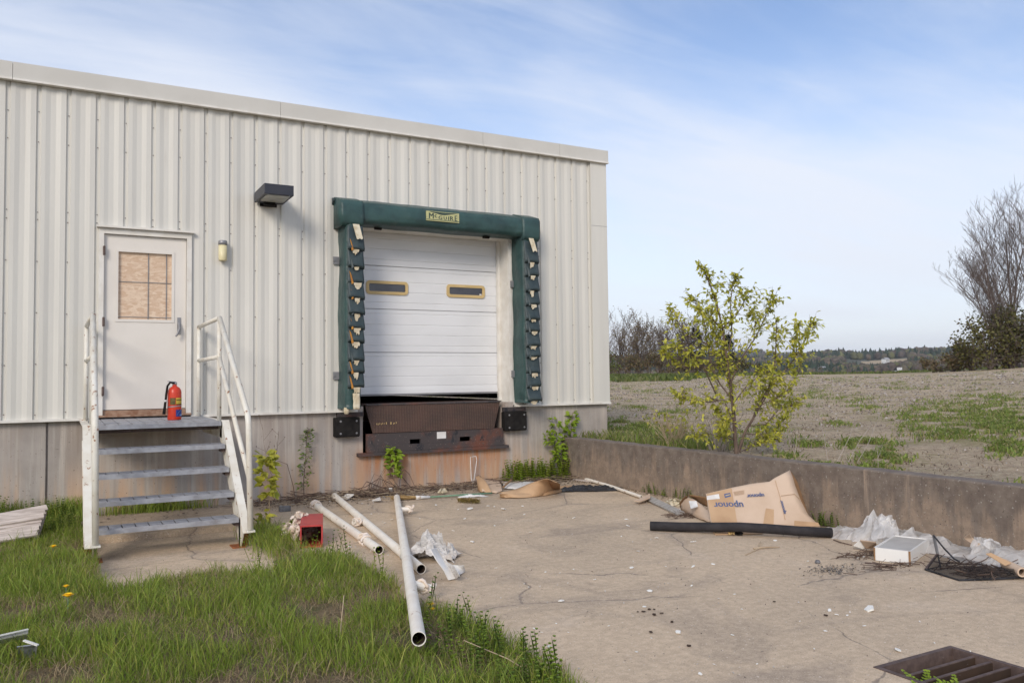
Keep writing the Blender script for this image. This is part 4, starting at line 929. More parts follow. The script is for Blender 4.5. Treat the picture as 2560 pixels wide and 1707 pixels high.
g_ = G(711, 1278, 0); o = MB().box(g_[0]-.06, g_[0]+.07, g_[1]-.03, g_[1]+.04, .002, .062).build('grey_block', MAT['concretegrey'], origin=(g_[0], g_[1], 0), bevel=.006); tag(o, 'small dark grey block on the concrete behind the insulation', 'block')
# newspaper: pleated crumple plus two stiff folded sheets
np_ = G(1085, 1420, 0)
crumple('newspaper', G(1078, 1396, 0), (.46,.30,.30), 'crumpled wad of old newspaper beside the end of a white pipe', 'newspaper', 'newspaper', 30, .8, 3, .8, .002, None, R(-40), 16)
ns = thing('folded_newspaper', G(1110, 1440, 0), 'stiff folded newspaper sheets fanned out on the concrete beside the crumpled wad', 'newspaper')
def quadsheet(name, pts, mat, parent, th=.004, bend=.02, seed=0):
    a, b, c, d = [np.array(p, float) for p in pts]
    return MB().grid(lambda u_, v_: (a*(1-u_)*(1-v_)+b*u_*(1-v_)+c*u_*v_+d*(1-u_)*v_)+np.array([0,0,1])*bend*nz((u_*2+seed, v_*2, seed)), 9, 9).build(name, MAT[mat], parent, solid=th)
quadsheet('folded_sheet', [G(1076,1372,.24), G(1092,1368,.22), G(1140,1446,.01), G(1121,1449,.012)], 'paper', ns, .006, .02, 1)
quadsheet('folded_sheet', [G(1094,1370,.22), G(1098,1376,.18), G(1150,1440,.06), G(1138,1446,.01)], 'newspaper', ns, .004, .03, 4)
quadsheet('folded_sheet', [G(1112,1411,.06), G(1160,1412,.08), G(1163,1424,.02), G(1140,1445,.01)], 'paper', ns, .004, .02, 7)

# --- cardboard and rubbish along the dock wall
ct = thing('cardboard_heap', G(1300, 1235, 0), 'flattened brown cardboard with a long fold lying along the dock wall', 'cardboard')
def strip_sheet(name, top, bot, mat, parent, n=14, bul=.03, seed=0, th=.006):
    top = [np.array(p, float) for p in top]; bot = [np.array(p, float) for p in bot]
    def lerp(pl, t_):
        k = t_*(len(pl)-1); i = min(int(k), len(pl)-2); return pl[i]*(1-(k-i))+pl[i+1]*(k-i)
    return MB().grid(lambda u_, v_: lerp(top, u_)*(1-v_)+lerp(bot, u_)*v_+np.array([0,-.3,1])*bul*(math.sin(v_*math.pi)+.4*nz((u_*5, v_*3, seed))), n, 7).build(name, MAT[mat], parent, solid=th, smooth=True)
strip_sheet('folded_panel', [G(1245,1232,.06), G(1290,1222,.08), G(1340,1202,.20), G(1368,1196,.26), G(1392,1206,.22)], [G(1262,1244,.012), G(1310,1242,.012), G(1350,1240,.012), G(1398,1227,.012), G(1402,1226,.012)], 'card', ct, 18, .035, 1)
strip_sheet('lower_lip', [G(1248,1234,.07), G(1300,1234,.05), G(1360,1228,.05), G(1402,1222,.05)], [G(1250,1243,.012), G(1300,1245,.008), G(1360,1239,.008), G(1404,1230,.008)], 'card', ct, 14, .012, 3)
strip_sheet('left_panel', [G(1203,1197,.10), G(1225,1196,.06), G(1243,1197,.05), G(1250,1205,.03)], [G(1205,1228,.03), G(1222,1230,.012), G(1240,1232,.012), G(1256,1226,.02)], 'cardlight', ct, 10, .02, 5)
strip_sheet('rolled_end', [G(1189,1192,.17), G(1196,1187,.19), G(1203,1192,.17)], [G(1195,1226,.012), G(1203,1230,.012), G(1230,1232,.012)], 'card', ct, 8, .03, 6)
strip_sheet('pale_liner', [G(1252,1203,.02), G(1290,1202,.02), G(1345,1203,.02)], [G(1262,1220,.012), G(1290,1222,.02), G(1330,1216,.03)], 'paper', ct, 10, .01, 7)
strip_sheet('dark_inside', [G(1366,1198,.22), G(1385,1205,.22), G(1401,1210,.18)], [G(1372,1216,.10), G(1380,1224,.05), G(1398,1226,.02)], 'carddark', ct, 8, .01, 8)
strip_sheet('loose_flap', [G(1398,1214,.02), G(1430,1213,.02), G(1442,1216,.012)], [G(1398,1224,.012), G(1420,1224,.012), G(1440,1220,.008)], 'card', ct, 8, .012, 9)
MB().beam(G(1258,1217,.05), G(1279,1199,.09), .025, .012).build('loose_slat', MAT['carddark'], ct)
crumple('black_netting', G(1462, 1224, 0), (.95,.42,.10), 'crumpled black plastic film on the ground beside the white pole', 'plastic film', 'blackfilm', 26, .6, 8, .5, .002, None, R(-25), 9)
# broom with straw head and green handle, brush
br = thing('broom', G(1015, 1245, 0), 'straw broom with a green handle lying along the dock wall', 'broom')
b0, b1, b2_ = G(985, 1243, .03), G(1048, 1243, .03), G(1075, 1242, .025); b3 = G(1230, 1232, .03)
mb = MB()
for k in range(150):
    o1 = np.array([random.gauss(0,.035), random.gauss(0,.035), random.gauss(0,.012)]); o2 = np.array([random.gauss(0,.012), random.gauss(0,.012), random.gauss(0,.008)])
    a_ = b0+o1+(b1-b0)*random.uniform(-.05,.12); a_[2] = max(.004, a_[2]); mb.tube([a_, (a_+b1+o2)/2, b1+o2], [.002,.003,.003], 4, False)
tag(mb.build('straw_head', MAT['straw'], br), kind='stuff')
MB().tube([b1-(b2_-b1)*.3, b1, b2_], [.03,.024,.015], 10).build('ferrule', MAT['paper'], br, smooth=True)
MB().tube([b2_, b3], .012, 10).build('handle', MAT['greenpaint'], br, smooth=True)
bb = G(1170, 1256, 0); bu = thing('brush_head', bb, 'olive bristle brush head lying in front of the green broom handle', 'brush')
mb = MB(); ax_ = G(1198,1258,0)-G(1145,1254,0); ax_ /= np.linalg.norm(ax_); ay_ = np.array([-ax_[1], ax_[0], 0])
for k in range(700):
    t_ = random.uniform(-1,1); s_ = bb+ax_*t_*.14+ay_*random.gauss(0,.02)+np.array([0,0,.035]); e_ = s_+np.array([random.gauss(0,.02), random.gauss(0,.03)-.02, random.uniform(-.034,.022)]); e_[2] = max(.002, e_[2]); mb.tube([s_, e_], .0022, 3, False)
tag(mb.build('bristles', MAT['bristle'], bu), kind='stuff')
MB().obox(bb+np.array([0,0,.035]), (ax_, ay_, (0,0,1)), (.135,.018,.014)).build('brush_block', MAT['straw'], bu)
crumple('white_bag', G(1180, 1241, 0), (.36,.18,.05), 'flattened white plastic bag behind the olive brush head', 'plastic bag', 'paper', 16, .5, 12, .5, .002, None, R(-20), 6)
fl = [W(u_, 1225)[0] for u_ in (660, 1180)]
# dead brush and leaf litter along the dock wall
spots = [(x, -.24-.12*random.random(), .22, .17) for x in np.linspace(2.25, 5.2, 16)]+[(x, -.3, .2, .12) for x in np.linspace(5.6, 6.7, 6)]+[(3.75,-.25,.22,.12)]*5
twigs('brush_litter', spots, 520, 'dead twigs and brush littered along the foot of the dock wall', 'twigs', 'twig', (.08,.42), .0028, .06)
twigs('dry_grass_litter', spots, 360, 'pale dry stalks littered along the foot of the dock wall', 'dry stalks', 'drystalk', (.12,.5), .0018, .05)
twigs('bramble_arch', [(3.75,-.2,.16,.06)], 10, 'arching dead bramble canes against the rusty dock wall', 'brambles', 'twig', (.4,.9), .004, .02, arch=.35)
# leaf and crumb litter
def crumbs(name, n, area, cols, lab, cat, smin=.006, smax=.02):
    V = []; Fc = []; K = []
    for k in range(n):
        x, y = area(); s_ = random.uniform(smin, smax); a = random.uniform(0, 6.28); b = len(V); z = .004
        for t_ in range(4): V.append((x+math.cos(a+t_*1.57)*s_*random.uniform(.5,1), min(-.01, y+math.sin(a+t_*1.57)*s_*random.uniform(.5,1)), z+random.uniform(0,.012)))
        Fc.append((b,b+1,b+2,b+3)); K += [cols[random.randrange(len(cols))]]*4
    o = rawmesh(name, V, Fc, MAT['stone'], col=K); return tag(o, lab, cat, kind='stuff')
crumbs('leaf_litter', 4200, lambda: (random.uniform(2.1, 6.8), -abs(random.gauss(0, .34))-.02), [(.10,.065,.04),(.16,.11,.07),(.06,.04,.03),(.30,.25,.20),(.05,.035,.03)], 'dark leaf litter along the foot of the dock wall', 'leaf litter')
crumbs('wall_foot_litter', 900, lambda: (6.82-abs(random.gauss(0,.10)), random.uniform(-9, -.3)), [(.10,.065,.04),(.16,.11,.07),(.30,.25,.20)], 'dark crumbs and leaves along the foot of the retaining wall', 'leaf litter')
crumbs('wall_white_litter', 240, lambda: (random.uniform(2.2, 6.2), -.08-abs(random.gauss(0, .42))), [(.66,.65,.62),(.56,.54,.50),(.48,.50,.52)], 'white and grey litter scraps along the foot of the dock wall', 'litter', .010, .034)
crumbs('white_crumbs', 600, lambda: (random.uniform(2.2, 6.6), -9*random.random()**1.8), [(.62,.61,.58),(.5,.48,.45)], 'tiny white crumbs scattered over the yard', 'crumbs', .003, .009)
crumbs('dark_crumbs', 500, lambda: (random.uniform(.4, 6.6), -9*random.random()), [(.08,.06,.05),(.13,.10,.08)], 'tiny dark crumbs scattered over the yard', 'crumbs', .003, .008)
crumbs('stair_foot_leaves', 40, lambda: (random.uniform(.4, 1.8), random.uniform(-1.4,-.2)), [(.05,.035,.03),(.09,.06,.05)], 'dead leaf scraps on the slab under the stairs', 'leaves', .012, .03)
# cable hanging from the dock
wr = [W(1190, 1140, -.09), W(1176, 1142, -.09), W(1178, 1195, -.10), W(1186, 1222, -.13), W(1182, 1236, -.2)]; wr2 = [W(1190, 1140, -.09), W(1192, 1150, -.09), W(1184, 1205, -.10), W(1180, 1222, -.12), W(1186,1232,-.2)]
for q_ in (wr, wr2): q_[-1][2] = max(.01, q_[-1][2])
mb = MB(); mb.tube(wr, .005, 6); mb.tube(wr2, .005, 6); o = mb.build('white_cable', MAT['paper'], origin=(wr[0][0], -.15, 0)); tag(o, 'thin white cable loop hanging from the rusty dock sill', 'cable')
# upright litter pieces near the pipes
def chip_prism(name, px, z0, h, label, cat, mat='paper', ext=(0,.02,0), zs=None):
    pts = [G(u_, v_, (zs[i] if zs else .006)) for i, (u_, v_) in enumerate(px)]; o = MB().prism(pts, (0,0,h)).build(name, MAT[mat], origin=pts[0]*np.array([1,1,0])); return tag(o, label, cat)
chip_prism('white_tile', [(850,1246),(868,1236),(885,1237),(868,1248)], 0, .012, 'broken white ceiling tile leaning beside the end of a pipe', 'tile', zs=[.01,.07,.07,.01])
chip_prism('white_tile', [(932,1251),(950,1244),(952,1251),(930,1252.5)], 0, .012, 'pale broken tile scrap among twigs near the straw broom', 'tile', zs=[.01,.03,.03,.01])
chip_prism('white_wedge', [(972,1221),(980,1221),(984,1234),(977,1235)], 0, .01, 'white striped scrap standing in the litter by the dock sapling', 'scrap', zs=[.10,.10,.01,.01])
chip_prism('cream_cap', [(1094,1232),(1102,1222),(1112,1222),(1119,1231),(1108,1233)], 0, .015, 'cream plastic cap lying in the litter behind the broom handle', 'cap', 'foamcream', zs=[.01,.05,.05,.01,.01])

# ================================================================== RUBBISH ALONG THE RETAINING WALL
# white pole and plank
o = MB().pipe([G(1462,1196,.03), G(1530,1216,.03), G(1604,1242,.03)], .021, .016, 12).build('white_pole', MAT['whitepipe'], origin=G(1530,1216,0)); tag(o, 'thin white pole lying along the foot of the retaining wall', 'pole')
a, b, c, d = G(1608,1246,.02), G(1628,1241,.05), G(1712,1281,.03), G(1692,1286,.012)
o = MB().grid(lambda u_, v_: a*(1-u_)*(1-v_)+d*u_*(1-v_)+c*u_*v_+b*(1-u_)*v_, 12, 4).build('grey_plank', MAT['greywood'], origin=a*np.array([1,1,0]), solid=.02); tag(o, 'weathered grey plank lying between the white pole and the carton', 'plank')
o = MB().beam(G(1500,1206,.012), G(1437,1198,.012), .07, .014).build('wood_scrap', MAT['wood'], origin=G(1470,1202,0)); tag(o, 'short brown board at the corner of dock and retaining wall', 'board')
chip_prism('cardboard_scrap', [(1586,1253),(1616,1240),(1624,1235),(1626,1245),(1600,1255)], 0, .012, 'torn tan cardboard strip on the end of the grey plank', 'cardboard', 'cardlight', zs=[.03,.05,.08,.06,.03])
fluff('foam_scrap', G(1688, 1262, 0), (.14,.10,.08), 'cream foam lump beside the grey plank at the wall', 'foam', 'foamcream', 90, 5)
twigs('twig_scatter', [(G(1715,1290)[0], G(1715,1290)[1], .12, .08)], 70, 'small brown twigs scattered beside the crushed carton', 'twigs', 'twig', (.06,.22), .002, .012)
# crushed carton half
cc_ = thing('crushed_carton', G(1740, 1290, 0), 'crushed brown carton piece with a white sticker between plank and big carton', 'carton')
strip_sheet('curled_flap', [G(1700,1264,.05), G(1716,1242,.16), G(1738,1248,.16), G(1762,1270,.10), G(1772,1282,.06)], [G(1702,1272,.012), G(1722,1284,.012), G(1748,1296,.012), G(1764,1302,.012), G(1776,1304,.012)], 'cardlight', cc_, 16, .03, 2)
strip_sheet('dark_flap', [G(1698,1258,.07), G(1708,1244,.15), G(1717,1239,.19)], [G(1700,1268,.02), G(1710,1266,.03), G(1719,1247,.14)], 'carddark', cc_, 8, .01, 3)
strip_sheet('back_flap', [G(1720,1237,.20), G(1745,1239,.20), G(1766,1243,.20)], [G(1738,1250,.13), G(1752,1258,.11), G(1768,1266,.09)], 'carddark', cc_, 8, .005, 4)
quadsheet('sticker', [G(1722,1252,.165), G(1741,1252,.175), G(1745,1266,.125), G(1727,1271,.115)], 'paper', cc_, .003, .0, 1)
# big carton leaning on the wall, with its printing
CB0, CB1 = G(1784, 1332, .004), G(2050, 1319, .004); CT = PX(6.74, 1974, 1176)
cn = np.cross(CB1-CB0, CT-CB0); cn /= np.linalg.norm(cn); cn = cn if cn[1] < 0 else -cn
def CP(u_, v_, off=0.): p_ = PL(u_, v_, CB0, cn); return p_+cn*off
bigc = thing('big_carton', (CB0+CB1)/2, 'large flattened carton with blue printing leaning against the retaining wall', 'carton')
out = [(1784,1332),(1776,1300),(1770,1262),(1764.6,1234),(1795,1227),(1828.6,1219),(1878,1209),(1923.8,1203.6),(1935.7,1195),(1955,1185),(1974.4,1175),(1980,1188),(1988,1215),(2002,1252),(2021,1288),(2050,1313),(2050,1319)]
ctr = np.mean([CP(*q_) for q_ in out], 0)
def fan(pts, mat, name, parent, th=.007, bulge=0., seed=0):
    n_ = len(pts); V_ = [np.array(p_) for p_ in pts]; c_ = np.mean(V_, 0); rings = [1., .8, .55, .28]; vs = []; 
    for s_ in rings:
        for p_ in V_: q_ = c_+(p_-c_)*s_; vs.append(q_+cn*(bulge*(1-s_*s_)+.008*nz(q_*3, 1, seed)*(1-s_**6)))
    vs.append(c_+cn*bulge); fs = []
    for k in range(len(rings)-1):
        for i in range(n_): fs.append((k*n_+i, k*n_+(i+1) % n_, (k+1)*n_+(i+1) % n_, (k+1)*n_+i))
    b_ = (len(rings)-1)*n_
    for i in range(n_): fs.append((b_+i, b_+(i+1) % n_, len(vs)-1))
    return MB().add(vs, fs).build(name, MAT[mat], parent, solid=th, smooth=True)
fan([CP(*q_) for q_ in out], 'cardlight', 'main_panel', bigc)
def patch(pts, mat, name, off=.010): return MB().add([CP(u_, v_, off) for u_, v_ in pts], [tuple(range(len(pts)))]).build(name, MAT[mat], bigc)
patch([(1766,1236),(1828,1221),(1845,1328),(1786,1329),(1777,1300)], 'card', 'tape_band', .013)
patch([(1914,1271),(1934,1274),(1933,1312),(1907,1312)], 'card', 'tape_patch')
patch([(1985,1302),(2045,1307),(2048,1316),(1985,1316)], 'card', 'tape_patch')
patch([(1766,1241),(1796,1236),(1798,1248),(1766,1251)], 'paper', 'label', .0155)
patch([(1809,1236),(1824,1233),(1826,1242),(1811,1246)], 'ink', 'printed_square', .0155)
patch([(1812,1239.5),(1823,1236.5),(1823.5,1238.5),(1812.5,1241.5)], 'tan', 'printed_line', .0165)
MB().tube([CP(1937,1202,.012), CP(1949,1242,.012), CP(1962,1300,.012)], .0025, 5).build('crease', MAT['card'], bigc)
MB().tube([CP(1952,1240,.012), CP(1985,1236,.012), CP(2000,1250,.012)], .0025, 5).build('crease', MAT['card'], bigc)
fold = [CP(1974.4,1175,.0), PX(6.815,1979,1180), PX(6.82,1994,1205), PX(6.822,2006,1240), PX(6.822,2022,1290), CP(2021,1288,-.004), CP(2002,1252,-.004), CP(1988,1215,-.004)]
MB().add([f_-cn*.004 for f_ in fold], [tuple(range(len(fold)))]).build('folded_side', MAT['carddark'], bigc, solid=.006)  # shade on this turned-away side is put into the darker card colour
MB().prism([G(1782,1331,.003), G(1788,1337,.003), G(1906,1335,.003), G(1908,1330,.003)], (0,0,.008)).build('ground_flap', MAT['card'], bigc)
def ctext(txt, p0, p1, size_px, name='lettering'):
    """text whose baseline runs from pixel p0 to p1 on the carton face"""
    a_ = CP(*p0, .0145); b_ = CP(*p1, .0145); e1 = b_-a_; ln_ = np.linalg.norm(e1); e1 /= ln_; e2 = np.cross(e1, -cn); e2 = np.cross(cn, e1); e2 /= np.linalg.norm(e2)
    cu = .60*6; size = ln_/2.95
    for s_ in (0, .006): tri_text(txt, size, MAT['ink'], name, bigc, (a_+cn*s_*.1, e1, e2), s_, 0, 1.0)
ctext('uponor', (1857,1257), (1784,1257), 12)
ctext('uponor', (1909,1235), (1866,1237), 10)
ctext('uponor', (1964,1286), (1955,1253), 10)
for k in range(5): patch([(1833+k*0.6,1230+k*2.1),(1860,1226+k*2.1),(1860,1226.8+k*2.1),(1833+k*.6,1230.8+k*2.1)], 'card', 'fine_print', .0105)
# black foam pipe resting on the carton edge
fp = [G(1626,1314,.047), G(1700,1316.5,.05), G(1780,1317,.065), G(1850,1317,.085), G(1920,1321,.082), G(2000,1327,.065), G(2079,1331,.05)]
o = MB().pipe(fp, .046, .030, 20).build('foam_pipe', MAT['foam'], origin=G(1850,1320,0), smooth=False); tag(o, 'long thick black foam pipe lying in front of the leaning carton', 'foam pipe')
for p_ in o.data.polygons: p_.use_smooth = True
# small yellow and black glove-like rag, twigs
fluff('yellow_rag', G(1832, 1336, 0), (.06,.025,.03), 'small yellow rag in front of the black foam pipe', 'rag', 'tan', 30, 9)
fluff('black_rag', G(1847, 1337, 0), (.03,.025,.04), 'small black rag beside the yellow rag', 'rag', 'black', 24, 10)
tw = MB(); tw.tube([G(1864,1386,.006), G(1895,1371,.01), G(1902,1352,.012)], [.004,.006,.004], 6); tw.tube([G(1884,1370,.012), G(1920,1367,.014), G(1949,1367,.008)], [.009,.008,.004], 6)
o = tw.build('forked_stick', MAT['drystalk'], origin=G(1900,1368,0)); tag(o, 'forked stick lying alone on the open concrete', 'stick', kind=None)
o = MB().tube([G(2084,1349,.004), G(2105,1356,.012), G(2130,1362,.004)], .005, 6).build('brown_stick', MAT['twig'], origin=G(2105,1356,0)); tag(o, 'thin brown stick lying beside the white switch plate', 'stick')
# plastic sheeting
def sheet_along(name, path, wid, hgt, label, seed, n=44, m=14, mat='plastic'):
    path = [np.array(p_, float) for p_ in path]; c0 = path[len(path)//2]*np.array([1,1,0])
    def lerp(t_): k = t_*(len(path)-1); i = min(int(k), len(path)-2); return path[i]*(1-(k-i))+path[i+1]*(k-i)
    def fn(u_, v_):
        p_ = lerp(u_); hh = hgt(u_) if callable(hgt) else hgt; s_ = math.sin(v_*math.pi)**.6
        x = p_[0]+(v_-.62)*wid; y = p_[1]+(v_-.5)*wid*.25
        z = .006+hh*s_*(.45+1.1*abs(nz((u_*8, v_*1.8, seed), 1))+.28*nz((u_*20, v_*5, seed), 1))
        x += .07*nz((u_*11, v_*4, seed+3), 1); y += .10*nz((u_*9, v_*4, seed+6), 1)
        return (min(x, 6.815), y, max(z, .005))
    o = MB().grid(fn, int(n*.75), int(m*.75)).build(name, MAT[mat], origin=c0); return tag(o, label, 'plastic sheet')
sheet_along('plastic_sheet', [G(2092,1326), G(2140,1334), G(2190,1340), G(2240,1345), G(2290,1350)], .62, lambda t_: .05+.17*math.exp(-((t_-.58)/.22)**2), 'crumpled clear plastic sheet heaped between foam pipe and white drawer', 2)
sheet_along('plastic_sheet', [G(2270,1344), G(2330,1356), G(2390,1368), G(2450,1384), G(2520,1398), G(2620,1412)], .74, lambda t_: .13+.05*math.sin(t_*9), 'long wrinkled clear plastic sheet along the wall behind the black screen', 5, 54)
pk = MB().add([G(2183,1345,.05), PX(6.66,2188,1288), PX(6.70,2205,1284), PX(6.72,2238,1296), G(2248,1345,.05), G(2215,1352,.05)], [(0,1,2,3,4,5)])
o = MB().grid(lambda u_, v_: (1-v_)*((1-u_)*G(2180,1350,.05)+u_*G(2250,1348,.05))+v_*((1-u_)*PX(6.64,2187,1289)+u_*PX(6.70,2240,1298))+np.array([-.03,-.03,.03])*math.sin(u_*3.1)+.05*np.array([nz((u_*5,v_*3,1),1), nz((u_*5,v_*3,4),1), nz((u_*5,v_*3,8),1)]), 14, 10).build('plastic_peak', MAT['plastic'], origin=G(2215,1350,0), smooth=False); tag(o, 'upright peak of stiff clear plastic leaning on the wall behind the drawer', 'plastic sheet')
o = MB().grid(lambda u_, v_: (1-v_)*((1-u_)*G(2425,1385,.05)+u_*G(2505,1375,.07))+v_*((1-u_)*PX(6.66,2432,1337)+u_*PX(6.72,2500,1360))+.05*np.array([nz((u_*5,v_*3,11),1), nz((u_*5,v_*3,14),1), nz((u_*5,v_*3,18),1)]), 14, 10).build('plastic_peak', MAT['plastic'], origin=G(2465,1380,0)); tag(o, 'folded corner of clear plastic standing by the wall above the paper roll', 'plastic sheet')
# white drawer upside down
A_, B_, Ct, Dt = G(2185,1400.5,0), G(2278,1412,0), G(2338,1379,0), None
B0 = B_; ea = A_-B_; la = np.linalg.norm(ea); ea /= la; eb = np.array([-ea[1], ea[0], 0]); eb = eb if eb[0] > 0 else -eb; lb = max(.3, abs(np.dot(Ct-B_, eb)))
drw = thing('discarded_drawer_box', B0+ea*la/2+eb*lb/2, 'upturned white laminate drawer lying in front of the plastic sheeting', 'furniture')
hD = .105; Zu = np.array([0,0,1.]); B0 = B0+Zu*.004; t_ = .014
def dpanel(name, p_, a_, l1, b_, l2, mat): MB().prism([p_, p_+a_*l1, p_+a_*l1+b_*l2, p_+b_*l2], np.cross(a_, b_)*0+({'x':ea,'y':eb,'z':Zu}[name[-1]])*t_).build(name[:-2], MAT[mat], drw)
dpanel('front_panel_y', B0, ea, la, Zu, hD, 'whitebox'); dpanel('back_panel_y', B0+eb*(lb-t_), ea, la, Zu, hD, 'whitebox')
dpanel('side_panel_x', B0+eb*t_, eb, lb-2*t_, Zu, hD, 'whitebox'); dpanel('side_panel_x', B0+ea*(la-t_)+eb*t_, eb, lb-2*t_, Zu, hD, 'whitebox')
dpanel('bottom_board_z', B0+ea*t_+eb*t_+Zu*(hD-.022), ea, la-2*t_, eb, lb-2*t_, 'greybox')
MB().prism([B0-eb*.002+ea*.001, B0-eb*.002+ea*.017, B0-eb*.002+ea*.017+Zu*hD, B0-eb*.002+ea*.001+Zu*hD], -eb*.002).build('raw_edge', MAT['carddark'], drw)
MB().prism([B0-eb*.002+ea*(la-.012), B0-eb*.002+ea*(la), B0-eb*.002+ea*la+Zu*hD, B0-eb*.002+ea*(la-.012)+Zu*hD], -eb*.002).build('raw_edge', MAT['carddark'], drw)
# switch plate on a tan card
sw = thing('switch_plate', G(2152, 1364, 0), 'white switch plate with a square hole lying beside the drawer', 'plate')
s0 = [G(2134,1364,.03), G(2158,1372,.012), G(2172,1362,.03), G(2150,1350,.09)]
pf = MB().prism(s0, (0,0,.006)).build('plate_body', MAT['whitebox'], sw)
cq = sum(s0)/4; MB().prism([cq+(q_-cq)*.24+np.array([0,0,.0065]) for q_ in s0], (0,0,.001)).build('hole', MAT['black'], sw)
chip_prism('tan_card', [(2150,1351),(2190,1356),(2192,1370),(2165,1371)], 0, .008, 'folded tan card tucked behind the switch plate', 'card', 'cardlight', zs=[.09,.10,.012,.012])
# black window screen with bent frame
scn = thing('window_screen', G(2430, 1430, 0), 'bent black window screen lying on the concrete at the wall', 'window screen')
F_ = [G(2333,1408,.20)*0+DP(2333,1337,1)*0+G(2336,1400,.0)]
sA = PL(2333,1338, G(2345,1405,0), np.array([-ea[0]*0+.2,1.,0])); s1 = G(2344,1384,.06); s2 = G(2314,1423,.008); s3 = G(2398,1450,.006); s4 = G(2500,1446,.012); s5 = G(2620,1438,.02); s6 = G(2352,1420,.006)
sA = np.array([s1[0]-.01, s1[1]+.03, 0]); sA = DP(2334, 1338, np.dot(s1-CAM, _f)); 
MB().beam(sA, s1, .02, .012, (.3,1,0)).build('frame_bar', MAT['greymetal'], scn); MB().beam(s1, s2, .018, .010, (.3,.2,1)).build('frame_bar', MAT['ironrust'], scn)
MB().tube([s1, (s1+s6)/2, s6], .006, 6).build('frame_bar', MAT['blackfilm'], scn); MB().tube([s2, s3, s4, s5], .008, 6).build('frame_bar', MAT['blackfilm'], scn)
MB().tube([sA, G(2360,1370,.16), G(2385,1396,.10), G(2400,1404,.08)], .007, 6).build('frame_bar', MAT['blackfilm'], scn)
MB().tube([s2, G(2352,1415,.02), s6], .004, 6).build('frame_bar', MAT['blackfilm'], scn)
top_ = [s1, G(2372,1390,.08), G(2410,1393,.10), G(2450,1405,.10), G(2500,1418,.08), G(2600,1428,.06)]; bot_ = [s2, G(2350,1436,.008), s3, G(2450,1449,.01), s4, s5]
strip_sheet('screen_mesh', top_, bot_, 'blackmesh', scn, 24, .012, 4, 0)
twigs('screen_litter', [(G(2420,1425)[0], G(2420,1425)[1], .14, .12), (G(2480,1435)[0], G(2480,1435)[1], .14, .08)], 160, 'dead leaves and twigs gathered under the black window screen', 'twigs', 'twig', (.05,.22), .003, .03)
twigs('drawer_litter', [(G(2230,1416)[0], G(2230,1416)[1], .22, .04), (G(2165,1388)[0], G(2165,1388)[1], .16, .05)], 110, 'fine brown twigs scattered in front of the white drawer', 'twigs', 'twig', (.05,.2), .002, .008)
# paper roll and card strips
rl = G(2555, 1428, .05); rdir = G(2620,1450,.05)-G(2510,1404,.09); rdir /= np.linalg.norm(rdir)
o = MB().pipe([G(2512,1408,.07), G(2556,1430,.06)], .036, .026, 18).build('paper_roll', MAT['cardlight'], origin=G(2535,1420,0)); tag(o, 'rolled tube of brown paper lying on the black screen', 'paper roll')
o = MB().prism([G(2465,1385,.14), G(2478,1383,.15), G(2528,1408,.10), G(2512,1414,.08)], (0,0,.006)).build('card_strip', MAT['card'], origin=G(2490,1400,0)); tag(o, 'brown card strip on the plastic sheet beside the paper roll', 'card')
o = MB().prism([G(2410,1345,.16), G(2424,1333,.22), G(2430,1345,.17), G(2452,1362,.12), G(2440,1366,.10)], (0,0,.006)).build('tan_board', MAT['cardlight'], origin=G(2430,1365,0)); tag(o, 'tan board scrap poking from the plastic at the wall', 'board')
MBp = MB().tube([G(2162,1406,.006), G(2245,1412,.006)], .006, 6); o = MBp.build('metal_strip', MAT['ironrust'], origin=G(2200,1409,0)); tag(o, 'thin dark metal strip lying along the front of the drawer', 'strip')
crumbs('pothole_gravel', 260, lambda: tuple((G(2080,1425)[:2]+np.array([random.gauss(0,.14), random.gauss(0,.07)]))), [(.12,.11,.10),(.2,.17,.15),(.30,.26,.22)], 'loose grey gravel in a shallow pothole in front of the drawer', 'gravel', .004, .016)
o = MB().lathe(G(2044,1408,0), [(.018,0),(.024,.012),(.016,.028)], 7).build('grey_stone', MAT['concretegrey']); o['_o'] = (0,0,0); tag(o, 'single dark stone beside the gravel pothole', 'stone')

# ---- loose wood slats and white trim at the grass
sg = thing('slat_panel', G(50, 1345, .0), 'weathered grey slatted wood panel lying in the grass left of the stairs', 'wood panel')
re_ = [(118,1268,.30),(113,1279,.27),(110,1288,.25),(104,1299,.21),(102,1308,.18),(98,1318,.15),(94,1331,.12)]
le_ = [(-60,1302,.24),(-60,1310,.22),(-60,1318,.19),(-60,1327,.16),(-60,1336,.13),(-60,1345,.10),(-60,1358,.08)]
for (u1, v1, z1), (u0, v0, z0) in zip(re_, le_): MB().beam(G(u0, v0, z0), G(u1, v1, z1), .075, .022, (.2,-.6,1)).build('slat', MAT['wood'], sg, bevel=.003)
MB().beam(G(88,1352,.02), G(112,1280,.25), .04, .03, (0,-.4,1)).build('cross_batten', MAT['wood'], sg)
MB().beam(G(30,1362,.0), G(50,1310,.18), .04, .03, (0,-.4,1)).build('cross_batten', MAT['wood'], sg)
MB().beam(G(87,1357,.0), G(91,1343,.06), .03, .03, (1,0,.1)).build('stub_leg', MAT['wood'], sg)
wt = thing('white_trim_piece', G(30, 1610, 0), 'angled white metal trim length lying in the long grass', 'metal trim')
tA, tB = G(-60,1602,.17), G(70,1573,.17); tC, tD = G(70,1588,.12), G(-60,1617,.12)
MB().prism([tA, tB, G(70,1582,.15), G(-60,1610,.15)], (0,.004,0)).build('upper_flange', MAT['greybox'], wt); MB().prism([G(-60,1611,.15), G(70,1583,.15), G(68,1594,.10), G(-60,1622,.10)], (0,-.004,0)).build('face', MAT['whitebox'], wt)
MB().beam(G(-60,1601,.175), G(70,1572,.175), .012, .006).build('rolled_edge', MAT['whitebox'], wt)
